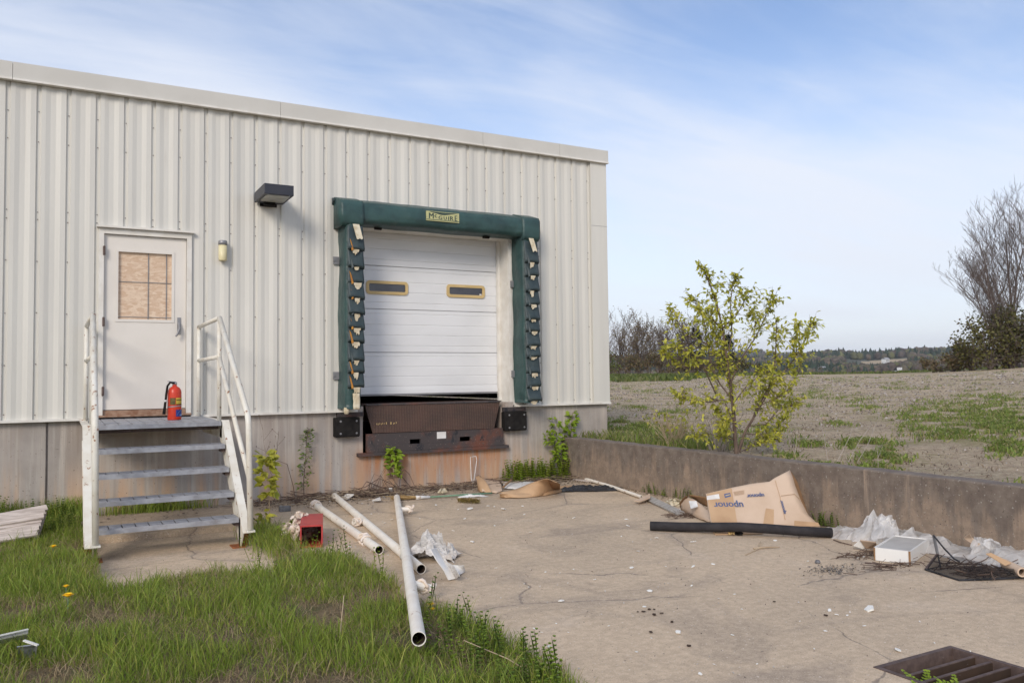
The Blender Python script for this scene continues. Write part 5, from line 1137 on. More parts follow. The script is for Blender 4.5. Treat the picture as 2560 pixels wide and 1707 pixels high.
wb = thing('white_box_end', G(80, 1650, 0), 'pale grey sheet metal box end half buried in the grass', 'metal box')
MB().prism([G(42,1617,.13), G(94,1611,.12), G(90,1658,.0), G(40,1660,.0)], (.0,.006,.004)).build('panel', MAT['galv'], wb); MB().beam(G(60,1600,.145), G(95,1612,.125), .015, .008).build('lip', MAT['whitebox'], wb)

# ---- chips and dead leaves on the open concrete, each a thing
def chips(name, pts, label, cat, grp, mat, smin, smax, zt=.004):
    base = []
    for k in range(6):
        n_ = random.choice((4,5,5,6)); p_ = []
        for t_ in range(n_): a_ = 6.283*t_/n_+random.uniform(-.3,.3); p_.append((math.cos(a_)*random.uniform(.6,1), math.sin(a_)*random.uniform(.35,.8), 0))
        base.append(MB().prism(p_, (0,0,.22)).build(name, MAT[mat]))
    for b_ in base: C.objects.unlink(b_)
    for (x, y, s_) in pts:
        o = base[random.randrange(6)].copy(); C.objects.link(o); o.location = (x, y, zt); o.scale = (s_, s_, s_); tl_ = .3 if mat == 'chip' else .15; o.rotation_euler = (random.uniform(-tl_,tl_), random.uniform(-tl_,tl_), random.uniform(0, 6.28)); o.location[2] += s_*.12; o.name = name
        tag(o, label, cat, grp)
    for b_ in base: bpy.data.objects.remove(b_)
cpx = [(955,392,8),(1430,422,6),(1630,665,9),(740,257,5),(807,253,5),(850,342,5),(353,208,12),(470,336,7),(340,48,14),(505,47,12),(640,160,7),(766,608,6),(825,651,5),(1022,619,5),(1540,808,6),(1640,463,5),(1560,485,5),(1675,537,6),(1750,805,6),(695,651,6),(1313,409,3),(713,355,5),(784,359,4),(400,375,4),(630,428,4),(493,481,5),(988,561,4),(1232,679,5),(1005,447,4),(1303,327,4),(463,127,5),(523,100,4),(600,32,7),(430,32,9),(285,48,5),(175,27,8),(98,92,4),(318,93,6),(610,72,5),(1960,596,4),(1893,600,3),(2030,730,4),(1110,97,7),(2245,285,6)]
pts = []
for x, y, s_ in cpx:
    u_, v_ = 1000+x*.5102, 1250+y*.5102; g_ = G(u_, v_); dep = np.dot(g_-CAM, _f); pts.append((g_[0], g_[1], s_*.5102*1.5*dep/F))
for k in range(46):
    u_, v_ = random.uniform(840, 2350), 1262+440*random.random()**1.7; g_ = G(u_, v_)
    if g_[0] > 6.7 or g_[1] < -9: continue
    if inside(np.array([g_[:2]]))[0] > -.1: continue
    pts.append((g_[0], g_[1], random.uniform(.012, .028)))
chips('white_chip', pts, 'small white chip of broken tile lying on the open concrete yard', 'chip', 'white chips scattered over the concrete yard', 'chip', 0, 0)
chips('long_white_shard', [(*G(1000+2303*.5102, 1250+541*.5102)[:2], .05)], 'long thin white shard lying alone between drawer and drain', 'shard', None, 'chip', 0, 0)
lpx = [(1165,550),(1192,550),(1222,538),(1245,538),(1246,565),(1283,558),(1335,600),(1228,651),(1415,718),(1833,500),(2085,568)]
chips('dead_leaf', [(*G(1000+x*.5102, 1250+y*.5102)[:2], random.uniform(.012,.024)) for x, y in lpx], 'dark brown dead leaf scrap on the open concrete yard', 'leaf', 'dead leaves on the concrete yard', 'deadleaf', 0, 0)

# ================================================================== PLANTS
GREENS = [(.26,.345,.048),(.225,.315,.043),(.30,.38,.06),(.17,.24,.035),(.40,.40,.09),(.31,.385,.065)]
def blades(name, P, hmin, hmax, wd, mat, cols, label, cat, zf=None, lean=.5, seed=0, parent=None):
    rg = np.random.default_rng(seed); n = len(P); a = rg.uniform(0, 2*np.pi, n); h = rg.uniform(hmin, hmax, n); ld = rg.uniform(0, 2*np.pi, n); ln = rg.uniform(.1, 1, n)*lean*h
    w_ = wd*rg.uniform(.6, 1.3, n); z0 = P[:,2]; V = np.zeros((n, 7, 3)); cx_, cy_ = np.cos(a)*w_, np.sin(a)*w_; lx, ly = np.cos(ld)*ln, np.sin(ld)*ln
    for i, (t_, wf_) in enumerate(((0,1.),(.4,.9),(.75,.6))):
        px, py, pz = P[:,0]+lx*t_**2, P[:,1]+ly*t_**2, z0+h*t_*(1-.18*t_*lean)
        V[:,2*i] = np.stack([px-cx_*wf_, py-cy_*wf_, pz], 1); V[:,2*i+1] = np.stack([px+cx_*wf_, py+cy_*wf_, pz], 1)
    V[:,6] = np.stack([P[:,0]+lx, P[:,1]+ly, z0+h*(1-.3*lean)], 1)
    b = (np.arange(n)*7)[:,None]; tri = np.concatenate([b+np.array(t_) for t_ in ((0,1,3),(0,3,2),(2,3,5),(2,5,4),(4,5,6))], 0)
    cc = np.array(cols)[rg.integers(0, len(cols), n)]*rg.uniform(.75, 1.25, (n,1)); K = np.repeat(cc[:,None,:], 7, 1).reshape(-1,3)
    o = rawmesh(name, V.reshape(-1,3), tri, MAT[mat], parent, K)
    if parent is None: tag(o, label, cat)
    o['kind'] = 'stuff'; return o
def lawn_pts(n, x0, x1, y0, y1, seed, edge=.0, bare=True):
    rg = np.random.default_rng(seed); P = np.stack([rg.uniform(x0, x1, n), rg.uniform(y0, y1, n)], 1); sd = inside(P)
    nn_ = vnoise(P, 2.3, 4); k = sd+vnoise(P, 7, 1)*.06 > edge
    if bare: k &= (nn_ > -.36+.30*rg.random(n)); 
    return P[k], sd[k], nn_[k]
def add_z(P, z): return np.concatenate([P, np.full((len(P),1), z)], 1)
P, sd, nn_ = lawn_pts(190000, -1.6, 2.6, -7.6, -.03, 1)
far = (P[:,1] > -3.2); 
blades('lawn_grass', add_z(P, 0.), .04, .15, .0021, 'leaf', GREENS+[(.40,.32,.17)], 'long green grass covering the yard beside the stairs', 'grass', lean=.7, seed=2)
P, sd, nn_ = lawn_pts(30000, -1.6, 2.3, -7.6, -.03, 5, .12)
k = nn_ > .02
blades('tall_grass', add_z(P[k], 0.), .14, .27, .0026, 'leaf', GREENS, 'taller grass tufts rising from the lawn', 'grass', lean=.75, seed=3)
P, sd, nn_ = lawn_pts(30000, -1.2, 2.4, -7.6, -2, 6, .02, False); k = nn_ < .02
blades('straw_grass', add_z(P[k], .0), .04, .18, .0018, 'leaf', [(.46,.34,.20),(.54,.42,.26),(.36,.25,.15)], 'dry straw lying between the grass blades', 'dry grass', lean=1.5, seed=4)
P = np.stack([rng.uniform(-1.6, .25, 2600), -.02-np.abs(rng.normal(0,.16,2600))], 1)
blades('wall_grass', add_z(P, 0.), .08, .34, .0032, 'leaf', GREENS, 'tall grass growing along the foundation left of the stairs', 'grass', lean=.5, seed=7)
P = np.stack([rng.normal(1.0, .28, 900), -.03-np.abs(rng.normal(0,.08,900))], 1)
blades('slab_grass', add_z(P, 0.), .05, .26, .0028, 'leaf', GREENS, 'grass tuft growing at the wall behind the stairs', 'grass', lean=.7, seed=8)
cq = G(716, 1350); P = np.stack([rng.normal(cq[0]-.13, .10, 1700), rng.normal(cq[1]+.05, .38, 1700)], 1)
blades('kerb_grass', add_z(P, -.03), .06, .24, .0026, 'leaf', GREENS+[(.16,.18,.05)], 'fine grass tuft along the kerb between stairs and red duct', 'grass', lean=.7, seed=9)

def leaf_verts(p, d, n, l, w_):
    """pointed leaf, six triangles: p base, d along, n normal"""
    s_ = np.cross(d, n); s_ /= np.linalg.norm(s_)+1e-9
    return [p, p+d*l*.35+s_*w_, p+d*l*.35-n*w_*.25, p+d*l*.35-s_*w_, p+d*l*.72+s_*w_*.6, p+d*l*.72-s_*w_*.6, p+d*l-n*l*.12], [(0,1,2),(0,2,3),(1,4,2),(2,5,3),(2,4,6),(2,6,5)]
def rnd3(s_=1.): return np.array([random.gauss(0,s_), random.gauss(0,s_), random.gauss(0,s_)])
def unit(a_): a_ = np.array(a_, float); return a_/(np.linalg.norm(a_)+1e-9)
class Leaves:
    def __init__(s): s.V = []; s.F = []; s.K = []
    def add(s, p, d, n, l, w_, c):
        v, f_ = leaf_verts(np.array(p), unit(d), unit(n), l, w_); b = len(s.V); s.V += v; s.F += [(i+b, j+b, k+b) for i, j, k in f_]; s.K += [np.array(c)*random.uniform(.8,1.2)]*len(v)
    def build(s, name, parent): o = rawmesh(name, s.V, s.F, MAT['leaf'], parent, s.K); o['kind'] = 'stuff'; return o
YG = [(.54,.51,.07),(.46,.46,.06),(.60,.56,.10),(.38,.39,.055)]
BG = [(.31,.43,.04),(.36,.47,.05),(.25,.35,.035)]
DG = [(.17,.26,.045),(.21,.30,.05),(.13,.20,.038)]
def seedling(name, base, path, leafl, nl, cols, label, stemr=.006, spread=.05, stemmat='drystalk', droop=.6, tri=True):
    t_ = thing(name, base, label, 'sapling'); pts = [np.array(p_, float) for p_ in path]
    MB().tube(pts, list(np.linspace(stemr, stemr*.35, len(pts))), 7).build('stem', MAT[stemmat], t_, smooth=True)
    lf = Leaves(); mb = MB()
    for k in range(nl):
        f_ = (k+.5)/nl; f_ = .30+.70*f_ if tri else .12+.88*f_; kk = f_*(len(pts)-1); i = min(int(kk), len(pts)-2); p_ = pts[i]*(1-(kk-i))+pts[i+1]*(kk-i)
        a_ = random.uniform(0, 6.28); o_ = np.array([math.cos(a_), math.sin(a_), random.uniform(-.1,.6)]); o_ = unit(o_); q_ = p_+o_*spread*random.uniform(.5,1.3); mb.tube([p_, q_], .0016, 3, False)
        for j in range(3 if tri else 1):
            d_ = unit(o_+rnd3(.45)+np.array([0,0,-droop*random.random()])); lf.add(q_, d_, unit(rnd3(.35)+np.array([-.2,-.4,1.])), leafl*random.uniform(.6,1.2), leafl*random.uniform(.22,.34), random.choice(cols))
    tag(mb.build('leaf_stalks', MAT[stemmat], t_), kind='stuff'); lf.build('foliage', t_); return t_
b0 = G(676, 1312, 0); dd_ = np.dot(b0-CAM, _f)
seedling('maple_seedling', b0, [b0, DP(672,1240,dd_), DP(668,1180,dd_), DP(666,1134,dd_)], .105, 52, YG, 'yellowish maple seedling growing in the joint beside the stairs', .006, .055)
sb_ = G(668, 1318, 0); ds_ = np.dot(sb_-CAM, _f)
seedling('maple_shoot', sb_, [sb_, DP(664,1300,ds_), DP(662,1284,ds_)], .075, 14, YG, 'short yellow-green maple shoot low at the kerb corner', .004, .05)
sb_ = G(706, 1340, 0); ds_ = np.dot(sb_-CAM, _f)
seedling('bramble_shoot', sb_, [sb_, DP(712,1318,ds_), DP(722,1302,ds_)], .055, 16, BG, 'small bright green bramble shoot beside the insulation', .004, .06)
b1 = np.array([W(757, 1245)[0], -.06, 0])
seedling('privet_sapling', b1, [b1, W(759,1200,-.06), W(764,1150,-.06), W(766,1100,-.06), W(772,1072,-.06)], .05, 130, DG, 'slim dark green privet sapling against the foundation between stairs and dock', .006, .055, 'twig', .2, False)
b2 = np.array([W(985,1225)[0], -.12, 0])
seedling('dock_seedling', b2, [b2, W(984,1190,-.12), W(982,1150,-.12), W(984,1120,-.12)], .10, 40, BG, 'bright green seedling in front of the rusty dock wall', .005, .055, 'drystalk')
b3 = np.array([W(1425,1200)[0], -.10, 0])
seedling('corner_sapling', b3, [b3, W(1424,1150,-.1), W(1426,1090,-.1), W(1432,1030,-.1)], .10, 50, BG, 'tallest bright green sapling at the corner of dock and retaining wall', .006, .06, 'twig')
b4 = b3+np.array([-.10,-.05,0])
seedling('corner_sapling', b4, [b4, W(1402,1150,-.15), W(1388,1100,-.15), W(1392,1045,-.15)], .095, 30, BG, 'shorter leafy sapling beside the tallest one at the wall corner', .005, .06, 'twig')
b5 = b3+np.array([-.16,-.02,0])
seedling('corner_sapling', b5, [b5, W(1396,1140,-.12), W(1380,1110,-.12), W(1366,1085,-.12)], .09, 22, BG, 'low side sapling leaning towards the dock at the wall corner', .004, .05, 'twig')
# dry stalks by the wall
def stalk(path, label, r=.0035, buds=True, mat='twig'):
    t_ = thing('dry_stalk', path[0]*np.array([1,1,0])+np.array([0,0,path[0][2]]), label, 'dry stalk'); MB().tube(path, list(np.linspace(r, r*.4, len(path))), 6).build('stem', MAT[mat], t_)
    mb = MB()
    for k in range(5):
        f_ = random.uniform(.5,1); kk = f_*(len(path)-1); i = min(int(kk), len(path)-2); p_ = path[i]*(1-(kk-i))+path[i+1]*(kk-i); q_ = p_+np.array([random.uniform(-.12,.12), random.uniform(-.05,.02), random.uniform(.05,.2)]); mb.tube([p_, q_], .0014, 4, False); mb.lathe(q_, [(.002,0),(.006,.006),(.002,.014)], 5)
    tag(mb.build('side_twigs', MAT[mat], t_), kind='stuff')
g0 = np.array([W(735,1250)[0], -.06, 0])
stalk([g0, W(733,1215,-.06), W(718,1160,-.07), W(692,1120,-.07)*0+W(691,1150,-.07), W(693,1120,-.07), W(697,1078,-.07)], 'bent dry stalk against the foundation beside the maple seedling', .005)
stalk([np.array([W(700,1265)[0],-.2,0]), W(672,1170,-.2), W(660,1110,-.2), W(656,1062,-.2)], 'thin straight dry stalk behind the maple seedling', .002)
stalk([G(58,1262,0), DP(62,1200,10.3), DP(70,1125,10.3)], 'dry seed stalk standing in the grass left of the stairs', .003)
stalk([G(78,1262,0), DP(90,1215,10.3), DP(106,1186,10.3)], 'short leaning dry stalk in the grass left of the stairs', .003)
# low weeds: stems with whorls of small leaves
def weeds(name, spots, hmin, hmax, label, cols, ll=.018, wh=.022, zb=0., leaning=.2, seed=1, stem=True):
    random.seed(seed); lf = Leaves(); n = 0
    for (x, y) in spots:
        h = random.uniform(hmin, hmax); lx, ly = random.gauss(0,leaning)*h, random.gauss(0,leaning)*h; base = np.array([x, y, zb]); c = random.choice(cols)
        nw = max(3, int(h/wh)); 
        for k in range(1, nw+1):
            f_ = k/nw; p_ = base+np.array([lx*f_*f_, ly*f_*f_, h*f_])
            for j in range(5): a_ = j*1.257+k; d_ = np.array([math.cos(a_), math.sin(a_), .5+.5*f_]); lf.add(p_, d_, np.array([0,0,1.])+rnd3(.2), ll*(1.15-.5*f_), ll*.36, c)
        d_ = np.array([lx, ly, h]); lf.add(base, d_, np.array([0,-1.,.1]), np.linalg.norm(d_), .0022, (c[0]*.8,c[1]*.7,c[2]))
    o = rawmesh(name, lf.V, lf.F, MAT['leaf'], None, lf.K); return tag(o, label, 'weeds', kind='stuff')
sp = []
for k in range(95):
    u_ = random.uniform(1060, 1400); v_ = 1545+(u_-1060)*.42+random.uniform(5, 120); g_ = G(u_, v_)
    sp.append((g_[0], g_[1]))
weeds('bedstraw_weeds', sp, .08, .24, 'bright green whorled weeds spilling over the edge of the concrete', DG+BG[2:], .02, .022, seed=2)
sp = [tuple(G(*q_)[:2]) for q_ in ((848,1402),(866,1396),(876,1410),(756,1398),(778,1400),(940,1445),(955,1452),(640,1445),(652,1448),(1070,1545),(1180,1580),(830,1405))]
weeds('yard_weeds', sp*2, .18, .32, 'tall single weeds along the edge of the lawn', DG+BG, .017, .030, seed=4)
sp = [(random.uniform(5.72, 6.8), -.08-abs(random.gauss(0,.13))) for k in range(150)]
weeds('corner_weeds', sp, .08, .34, 'dense green weeds at the corner of the dock and retaining wall', BG+[(.40,.46,.07)], .034, .034, leaning=.15, seed=6)
sp = [(6.80-abs(random.gauss(0,.03)), random.gauss(yc, .1)) for yc in (-5.0,-5.05,-2.2,-2.5,-3.0) for k in range(12)]
weeds('wall_foot_weeds', sp, .04, .16, 'small weeds growing along the foot of the retaining wall', DG+BG[:1], .018, .02, seed=8)
sp = [(random.uniform(-.9, .15), -.15-random.random()*1.3) for k in range(70)]
weeds('left_weeds', sp, .1, .32, 'leafy weeds in the grass left of the stairs', DG, .024, .026, seed=9)
sp = [(random.uniform(GX0+.02, GX1-.02), random.uniform(GY0+.05, GY0+.35)) for k in range(9)]
def fern(name, x, y, z0, label):
    lf = Leaves()
    for k in range(4):
        a_ = k*1.5+random.random(); dv = np.array([math.cos(a_), math.sin(a_), 0]); sd_ = np.array([-math.sin(a_), math.cos(a_), .1])
        for j in range(11):
            f_ = (j+1)/11; p_ = np.array([x, y, z0])+dv*.10*f_*f_+np.array([0,0,1.])*(.20*f_-.05*f_*f_)
            for s_ in (-1, 1): lf.add(p_, sd_*s_+dv*.4+np.array([0,0,.3]), np.array([0,-.6,1.]), .05*(1.1-f_)+.008, .010, random.choice(BG))
    o = rawmesh(name, lf.V, lf.F, MAT['leaf'], None, lf.K, (x, y, z0)); return tag(o, label, 'fern', 'ferns growing in the drain')
for q_ in ((2306,1700),(2332,1704),(2392,1716)): g_ = G(*q_); fern('fern', g_[0], g_[1], -.13, 'bright green fern growing up through the drain grate')
random.seed(21)
# dandelions
def dandelion(u, v, z, s_, label):
    s_ *= 1.45
    p_ = G(u, v, z); t_ = thing('dandelion', p_*np.array([1,1,0]), label, 'flower', 'dandelions in the grass'); MB().tube([p_*np.array([1,1,0]), p_], .0025, 5).build('stem', MAT['greenpaint'], t_)
    mb = MB()
    for r_, n_, up in ((1.,18,.35),(.85,15,.8),(.6,11,1.5)):
        for k in range(n_): a_ = 6.283*k/n_+r_; d_ = np.array([math.cos(a_), math.sin(a_), up]); d_ = unit(d_); sd_ = np.array([-math.sin(a_), math.cos(a_), 0]); mb.add([p_-sd_*s_*.06, p_+sd_*s_*.06, p_+d_*s_*r_+sd_*s_*.12, p_+d_*s_*r_-sd_*s_*.12], [(0,1,2,3)])
    mb.lathe(p_, [(s_*.2,-.004),(s_*.45,.004),(s_*.3,s_*.35)], 8); tag(mb.build('petals', MAT['petal'], t_), kind='stuff')
dandelion(133, 1367, .12, .022, 'yellow dandelion beside the slatted wood panel'); dandelion(165, 1466, .17, .015, 'half-closed small dandelion behind a larger one in the lawn'); dandelion(170, 1490, .17, .025, 'largest open yellow dandelion in the lawn left of the stairs')
dandelion(1077, 1511, .08, .017, 'yellow dandelion beside the roots at the long pipe'); dandelion(1081, 1523, .06, .014, 'smaller dandelion below another beside the long pipe')
# two long straw stems leaning in the lawn
for k, (q0, q1) in enumerate((((712,1440,0),(775,1366,.10)), ((847,1630,0),(860,1487,.28)), ((1380,1712,0),(1160,1600,.15)))):
    o = MB().tube([G(*q0), (G(*q0)+G(*q1))/2+np.array([0,0,.02]), G(*q1)], [.004,.003,.002], 6).build('straw_stem', MAT['drystalk'], origin=G(q0[0], q0[1], 0)); tag(o, ('pale straw stem slanting up in front of the red duct', 'upright brown straw stem in the lawn beside the long pipe', 'pale straw stem arching out of the weeds over the concrete')[k], 'straw')

# ================================================================== FIELD AND TREES
def fz(x, y): return float(field_z(np.array([x]), np.array([y]))[0])
def FG(u, v):
    r_ = ray(u, v); t_ = np.concatenate([np.linspace(6, 30, 400), np.linspace(30, 110, 700)]); Q_ = CAM+t_[:,None]*r_; d_ = Q_[:,2]-field_z(Q_[:,0], Q_[:,1]); k_ = np.nonzero(d_ < 0)[0]
    p_ = Q_[k_[0]] if len(k_) else Q_[800]; p_[2] = fz(p_[0], p_[1]); return p_
FGR = [(.21,.28,.055),(.24,.31,.06),(.17,.23,.05),(.30,.32,.09),(.38,.33,.15)]
pts = []
PATCH = [(2400,1030,150,34,2600),(2460,1066,120,26,1700),(2480,996,110,14,800),(2200,1140,60,36,1500),(2150,1110,44,14,500),(2380,1086,90,18,900),(2035,985,38,12,420),(2120,998,60,10,420),(2170,1020,38,9,260),(1610,1085,85,24,2600),(1560,1062,50,16,900),(1635,978,44,5,260),(1570,968,30,4,160),(1700,1030,60,8,240),(1900,1075,60,10,260),(2020,1110,40,7,200),(2090,1060,30,5,140),(2530,1050,60,40,1500),(2300,1050,60,30,800),(2040,1170,50,6,240),(2520,1120,50,20,500),(1960,1010,60,8,240),(2250,970,60,4,160),(1590,1020,50,6,200),(1960,1150,40,12,260)]
rg2 = np.random.default_rng(3)
def scatter(patches, seed):
    out = []
    rg = np.random.default_rng(seed)
    for u_, v_, su, sv, n_ in patches:
        c_ = FG(u_, v_); ex_ = FG(u_+su, v_)-c_; ey_ = FG(u_, v_+sv)-FG(u_, v_-sv); ey_ = ey_/2
        k_ = rg.normal(0, .52, (n_, 2)); k_ = k_[np.hypot(*k_.T) < 1.6]
        P_ = c_[:2]+k_[:,:1]*ex_[:2]+k_[:,1:]*ey_[:2]; P_ = P_[P_[:,0] > 7.1]
        nn = vnoise(P_, 2.2, 7); out.append(P_[nn > -.10+.35*rg.random(len(P_))+.25*(np.hypot(*k_.T)[:len(P_)]-.6 if False else 0)])
    P_ = np.concatenate(out); return np.concatenate([P_, field_z(P_[:,0], P_[:,1])[:,None]-.01], 1)
P = scatter([(a_, b_, c_, d_, n_*3) for a_, b_, c_, d_, n_ in PATCH], 1)
blades('field_weeds', P, .03, .13, .010, 'leaf', FGR, 'green weed patches growing on the gravel field', 'weeds', lean=1.1, seed=11)
# single tufts all over and the green band before the trees
cs = np.stack([rg2.uniform(7.3, 40, 1100), rg2.uniform(-12, 40, 1100)], 1); P = (cs[:,None,:]+rg2.normal(0, 1, (1100,20,2))*rg2.uniform(.04,.16,(1100,1,1))).reshape(-1,2); P = P[P[:,0] > 7.1]
P = np.concatenate([P, field_z(P[:,0], P[:,1])[:,None]-.01], 1)
blades('field_tufts', P, .03, .12, .009, 'leaf', FGR+[(.16,.16,.06)], 'scattered green tufts on the gravel field', 'weeds', lean=1., seed=12)
r_ = rg2.uniform(40, 92, 26000); a_ = np.radians(rg2.uniform(33, 66, 26000)); x_ = r_*np.sin(a_); y_ = r_*np.cos(a_)-DD; P = np.stack([x_, y_], 1)
k = (np.degrees(a_) < 49+rg2.normal(0,2,26000)) & (r_ > 46+np.clip(np.degrees(a_)-41, 0, 20)*5) | (r_ > 84)
P = P[k]; P = P[(P[:,0] > 7.9)]; P = np.concatenate([P, field_z(P[:,0], P[:,1])[:,None]-.02], 1)
blades('meadow_band', P, .15, .45, .06, 'leaf', [(.13,.17,.04),(.16,.19,.05),(.20,.20,.08),(.10,.14,.035)], 'band of green meadow grass along the far edge of the field', 'grass', lean=.8, seed=13)
# straw stubble and stones
P = np.stack([rg2.uniform(7.1, 34, 70000), rg2.uniform(-12, 34, 70000)], 1); P = P[rg2.random(len(P)) < np.clip(14/np.hypot(P[:,0], P[:,1]+DD), 0, 1)]
P = np.concatenate([P, field_z(P[:,0], P[:,1])[:,None]-.01], 1)
blades('field_stubble', P, .02, .10, .006, 'leaf', [(.33,.26,.19),(.42,.34,.26),(.22,.16,.11),(.28,.21,.15)], 'dry brown stubble scattered over the gravel field', 'dry grass', lean=1.8, seed=14)
def stones(name, P, s0, s1, cols, label):
    rg = np.random.default_rng(9); n = len(P); s_ = rg.uniform(s0, s1, n)*np.clip(np.hypot(P[:,0], P[:,1]+DD)/14, .7, 2.4); a_ = rg.uniform(0, 6.28, n); V = np.zeros((n,5,3))
    for i in range(4): V[:,i,0] = P[:,0]+np.cos(a_+i*1.57)*s_*rg.uniform(.6,1.2,n); V[:,i,1] = P[:,1]+np.sin(a_+i*1.57)*s_*rg.uniform(.6,1.2,n); V[:,i,2] = P[:,2]-.01
    V[:,4] = P; V[:,4,2] += s_*rg.uniform(.3,.8,n)
    b = (np.arange(n)*5)[:,None]; tri = np.concatenate([b+np.array(t_) for t_ in ((0,1,4),(1,2,4),(2,3,4),(3,0,4))], 0); cc = np.array(cols)[rg.integers(0, len(cols), n)]*rg.uniform(.8,1.2,(n,1))
    o = rawmesh(name, V.reshape(-1,3), tri, MAT['stone'], None, np.repeat(cc[:,None,:], 5, 1).reshape(-1,3)); return tag(o, label, 'stones', kind='stuff')
P = np.stack([rg2.uniform(7.1, 40, 60000), rg2.uniform(-12, 44, 60000)], 1); P = P[rg2.random(len(P)) < np.clip(16/np.hypot(P[:,0], P[:,1]+DD), 0, 1)]; P = np.concatenate([P, field_z(P[:,0], P[:,1])[:,None]], 1)
stones('field_stones', P, .008, .028, [(.34,.28,.23),(.44,.38,.33),(.26,.21,.17),(.16,.125,.10),(.55,.50,.46)], 'small stones and clods scattered over the gravel field')
# pale stones of their own
for k, (u_, v_) in enumerate(((2334,946),(2360,968),(2230,972),(2060,1048))):
    g_ = FG(u_, v_); o = MB().lathe(g_-np.array([0,0,.02]), [(.04,0),(.06,.02),(.03,.045)], 7).build('pale_stone', MAT['drystalk']); tag(o, ('pale stone near the far edge of the field below the trees', 'pale stone on the bare brown part of the field', 'white stone between weed patches in the field', 'white lump beside the leafy young maple')[k], 'stone')

def segs_mesh(name, SG, mat, parent, n=4):
    """SG rows: p0(3) p1(3) r0 r1 -> n-sided prisms in one mesh"""
    A = np.array(SG, float); p0, p1 = A[:,:3], A[:,3:6]; d = p1-p0; d /= np.linalg.norm(d, axis=1)[:,None]+1e-9
    ref = np.where(np.abs(d[:,2:]) < .9, [[0,0,1.]], [[1.,0,0]]); a_ = np.cross(d, ref); a_ /= np.linalg.norm(a_, axis=1)[:,None]; b_ = np.cross(d, a_); V = np.zeros((len(A), 2*n, 3))
    for i in range(n):
        t_ = 6.2832*i/n; o_ = a_*math.cos(t_)+b_*math.sin(t_); V[:,i] = p0+o_*A[:,6:7]; V[:,n+i] = p1+o_*A[:,7:8]
    b = (np.arange(len(A))*2*n)[:,None]; F_ = np.concatenate([b+np.array((i, (i+1) % n, n+(i+1) % n, n+i)) for i in range(n)], 0)
    return rawmesh(name, V.reshape(-1,3), F_, MAT[mat], parent)
def grow(base, h, seed, lean=(0,0), low=.25, fan=.7, twig=3, nb=9, r0=None, tw_r=.012, stems=1):
    rg = random.Random(seed); big = []; small = []; tips = []
    def branch(p, d, l, r, lev):
        n_ = 4 if lev < 2 else 3; q = p
        for i in range(n_):
            d2 = unit(d+np.array([rg.gauss(0,.10), rg.gauss(0,.10), .07+rg.gauss(0,.06)])); q2 = q+d2*l/n_; ra, rb_ = r*(1-.6*i/n_), r*(1-.6*(i+1)/n_)
            (big if lev < 2 else small).append((*q, *q2, max(ra, tw_r), max(rb_, tw_r*.8)))
            if lev < twig:
                kids = (nb if lev == 0 else 5 if lev == 1 else 3); kk = kids/n_; 
                for _ in range(int(kk)+(rg.random() < kk % 1)):
                    if lev == 0 and (i+.5)/n_ < low: continue
                    az_ = rg.uniform(0, 6.283); s_ = fan*rg.uniform(.6,1.2); nd_ = unit(d2*.9+np.array([math.cos(az_)*s_, math.sin(az_)*s_, .18])); t_ = rg.random(); f_ = (i+t_)/n_
                    branch(q+(q2-q)*t_, nd_, l*(.62 if lev == 0 else .55)*(1.15-.5*f_)*rg.uniform(.75,1.15), max(rb_*.5, tw_r), lev+1)
            d = d2; q = q2
        tips.append(q)
    for s_ in range(stems):
        dd = unit((lean[0]+rg.gauss(0,.18 if stems > 1 else .03), lean[1]+rg.gauss(0,.18 if stems > 1 else .03), 1)); branch(np.array(base)+np.array([rg.gauss(0,.15) if stems > 1 else 0, rg.gauss(0,.15) if stems > 1 else 0, -.1]), dd, h*rg.uniform(.78,1.) if stems > 1 else h, (r0 or h*.0105), 0)
    return big, small, tips
def bare_tree(name, base, h, seed, label, group, leafcol=None, leafn=0, leafs=.1, **kw):
    t_ = thing(name, base, label, 'tree', group); big, small, tips = grow(base, h, seed, **kw)
    segs_mesh('trunk', big, 'baretree', t_, 5); cr = segs_mesh('crown', small, 'baretree', t_, 3); cr['kind'] = 'stuff'
    if leafn:
        lf = Leaves(); random.seed(seed); S_ = np.array(small)
        for k in range(leafn): s_ = S_[random.randrange(len(S_))]; p_ = s_[3:6]+rnd3(leafs); lf.add(p_, rnd3(), rnd3(), leafs*random.uniform(.6,1.3), leafs*.4, random.choice(leafcol))
        lf.build('young_leaves', t_)
    return t_
def shrub(name, base, size, n, cols, ls, label, group, seed, stemn=14):
    random.seed(seed); t_ = thing(name, base, label, 'shrub', group); lf = Leaves(); sg = []
    cl = [np.array(base)+np.array([random.gauss(0,.42)*size[0], random.gauss(0,.42)*size[1], size[2]*(.15+.75*random.random()**.9)]) for _ in range(max(10, n//55))]
    for c_ in cl: 
        m_ = np.array(base)+(c_-np.array(base))*np.array([.35,.35,.5]); sg += [(*np.array(base), *m_, .03, .02), (*m_, *c_, .02, .012)]
        for k in range(6): sg.append((*c_, *(c_+rnd3(size[2]*.14)), .012, .008))
    for k in range(n):
        c_ = random.choice(cl); p_ = c_+rnd3(size[2]*.11); p_[2] = max(p_[2], base[2]+.02); lf.add(p_, rnd3(), rnd3(.6)+np.array([0,0,.8]), ls*random.uniform(.6,1.3), ls*.42, random.choice(cols))
    segs_mesh('stems', sg, 'baretree', t_, 4); lf.build('foliage', t_); return t_
def at_depth(u, dep):      # foot of a tree that stands this far off on the field
    p_ = DP(u, 930, dep); p_[2] = fz(p_[0], p_[1]); return p_
OL = [(.17,.16,.05),(.13,.12,.045),(.21,.19,.065),(.13,.10,.06)]
BRN = [(.21,.155,.10),(.25,.18,.10),(.18,.16,.075)]
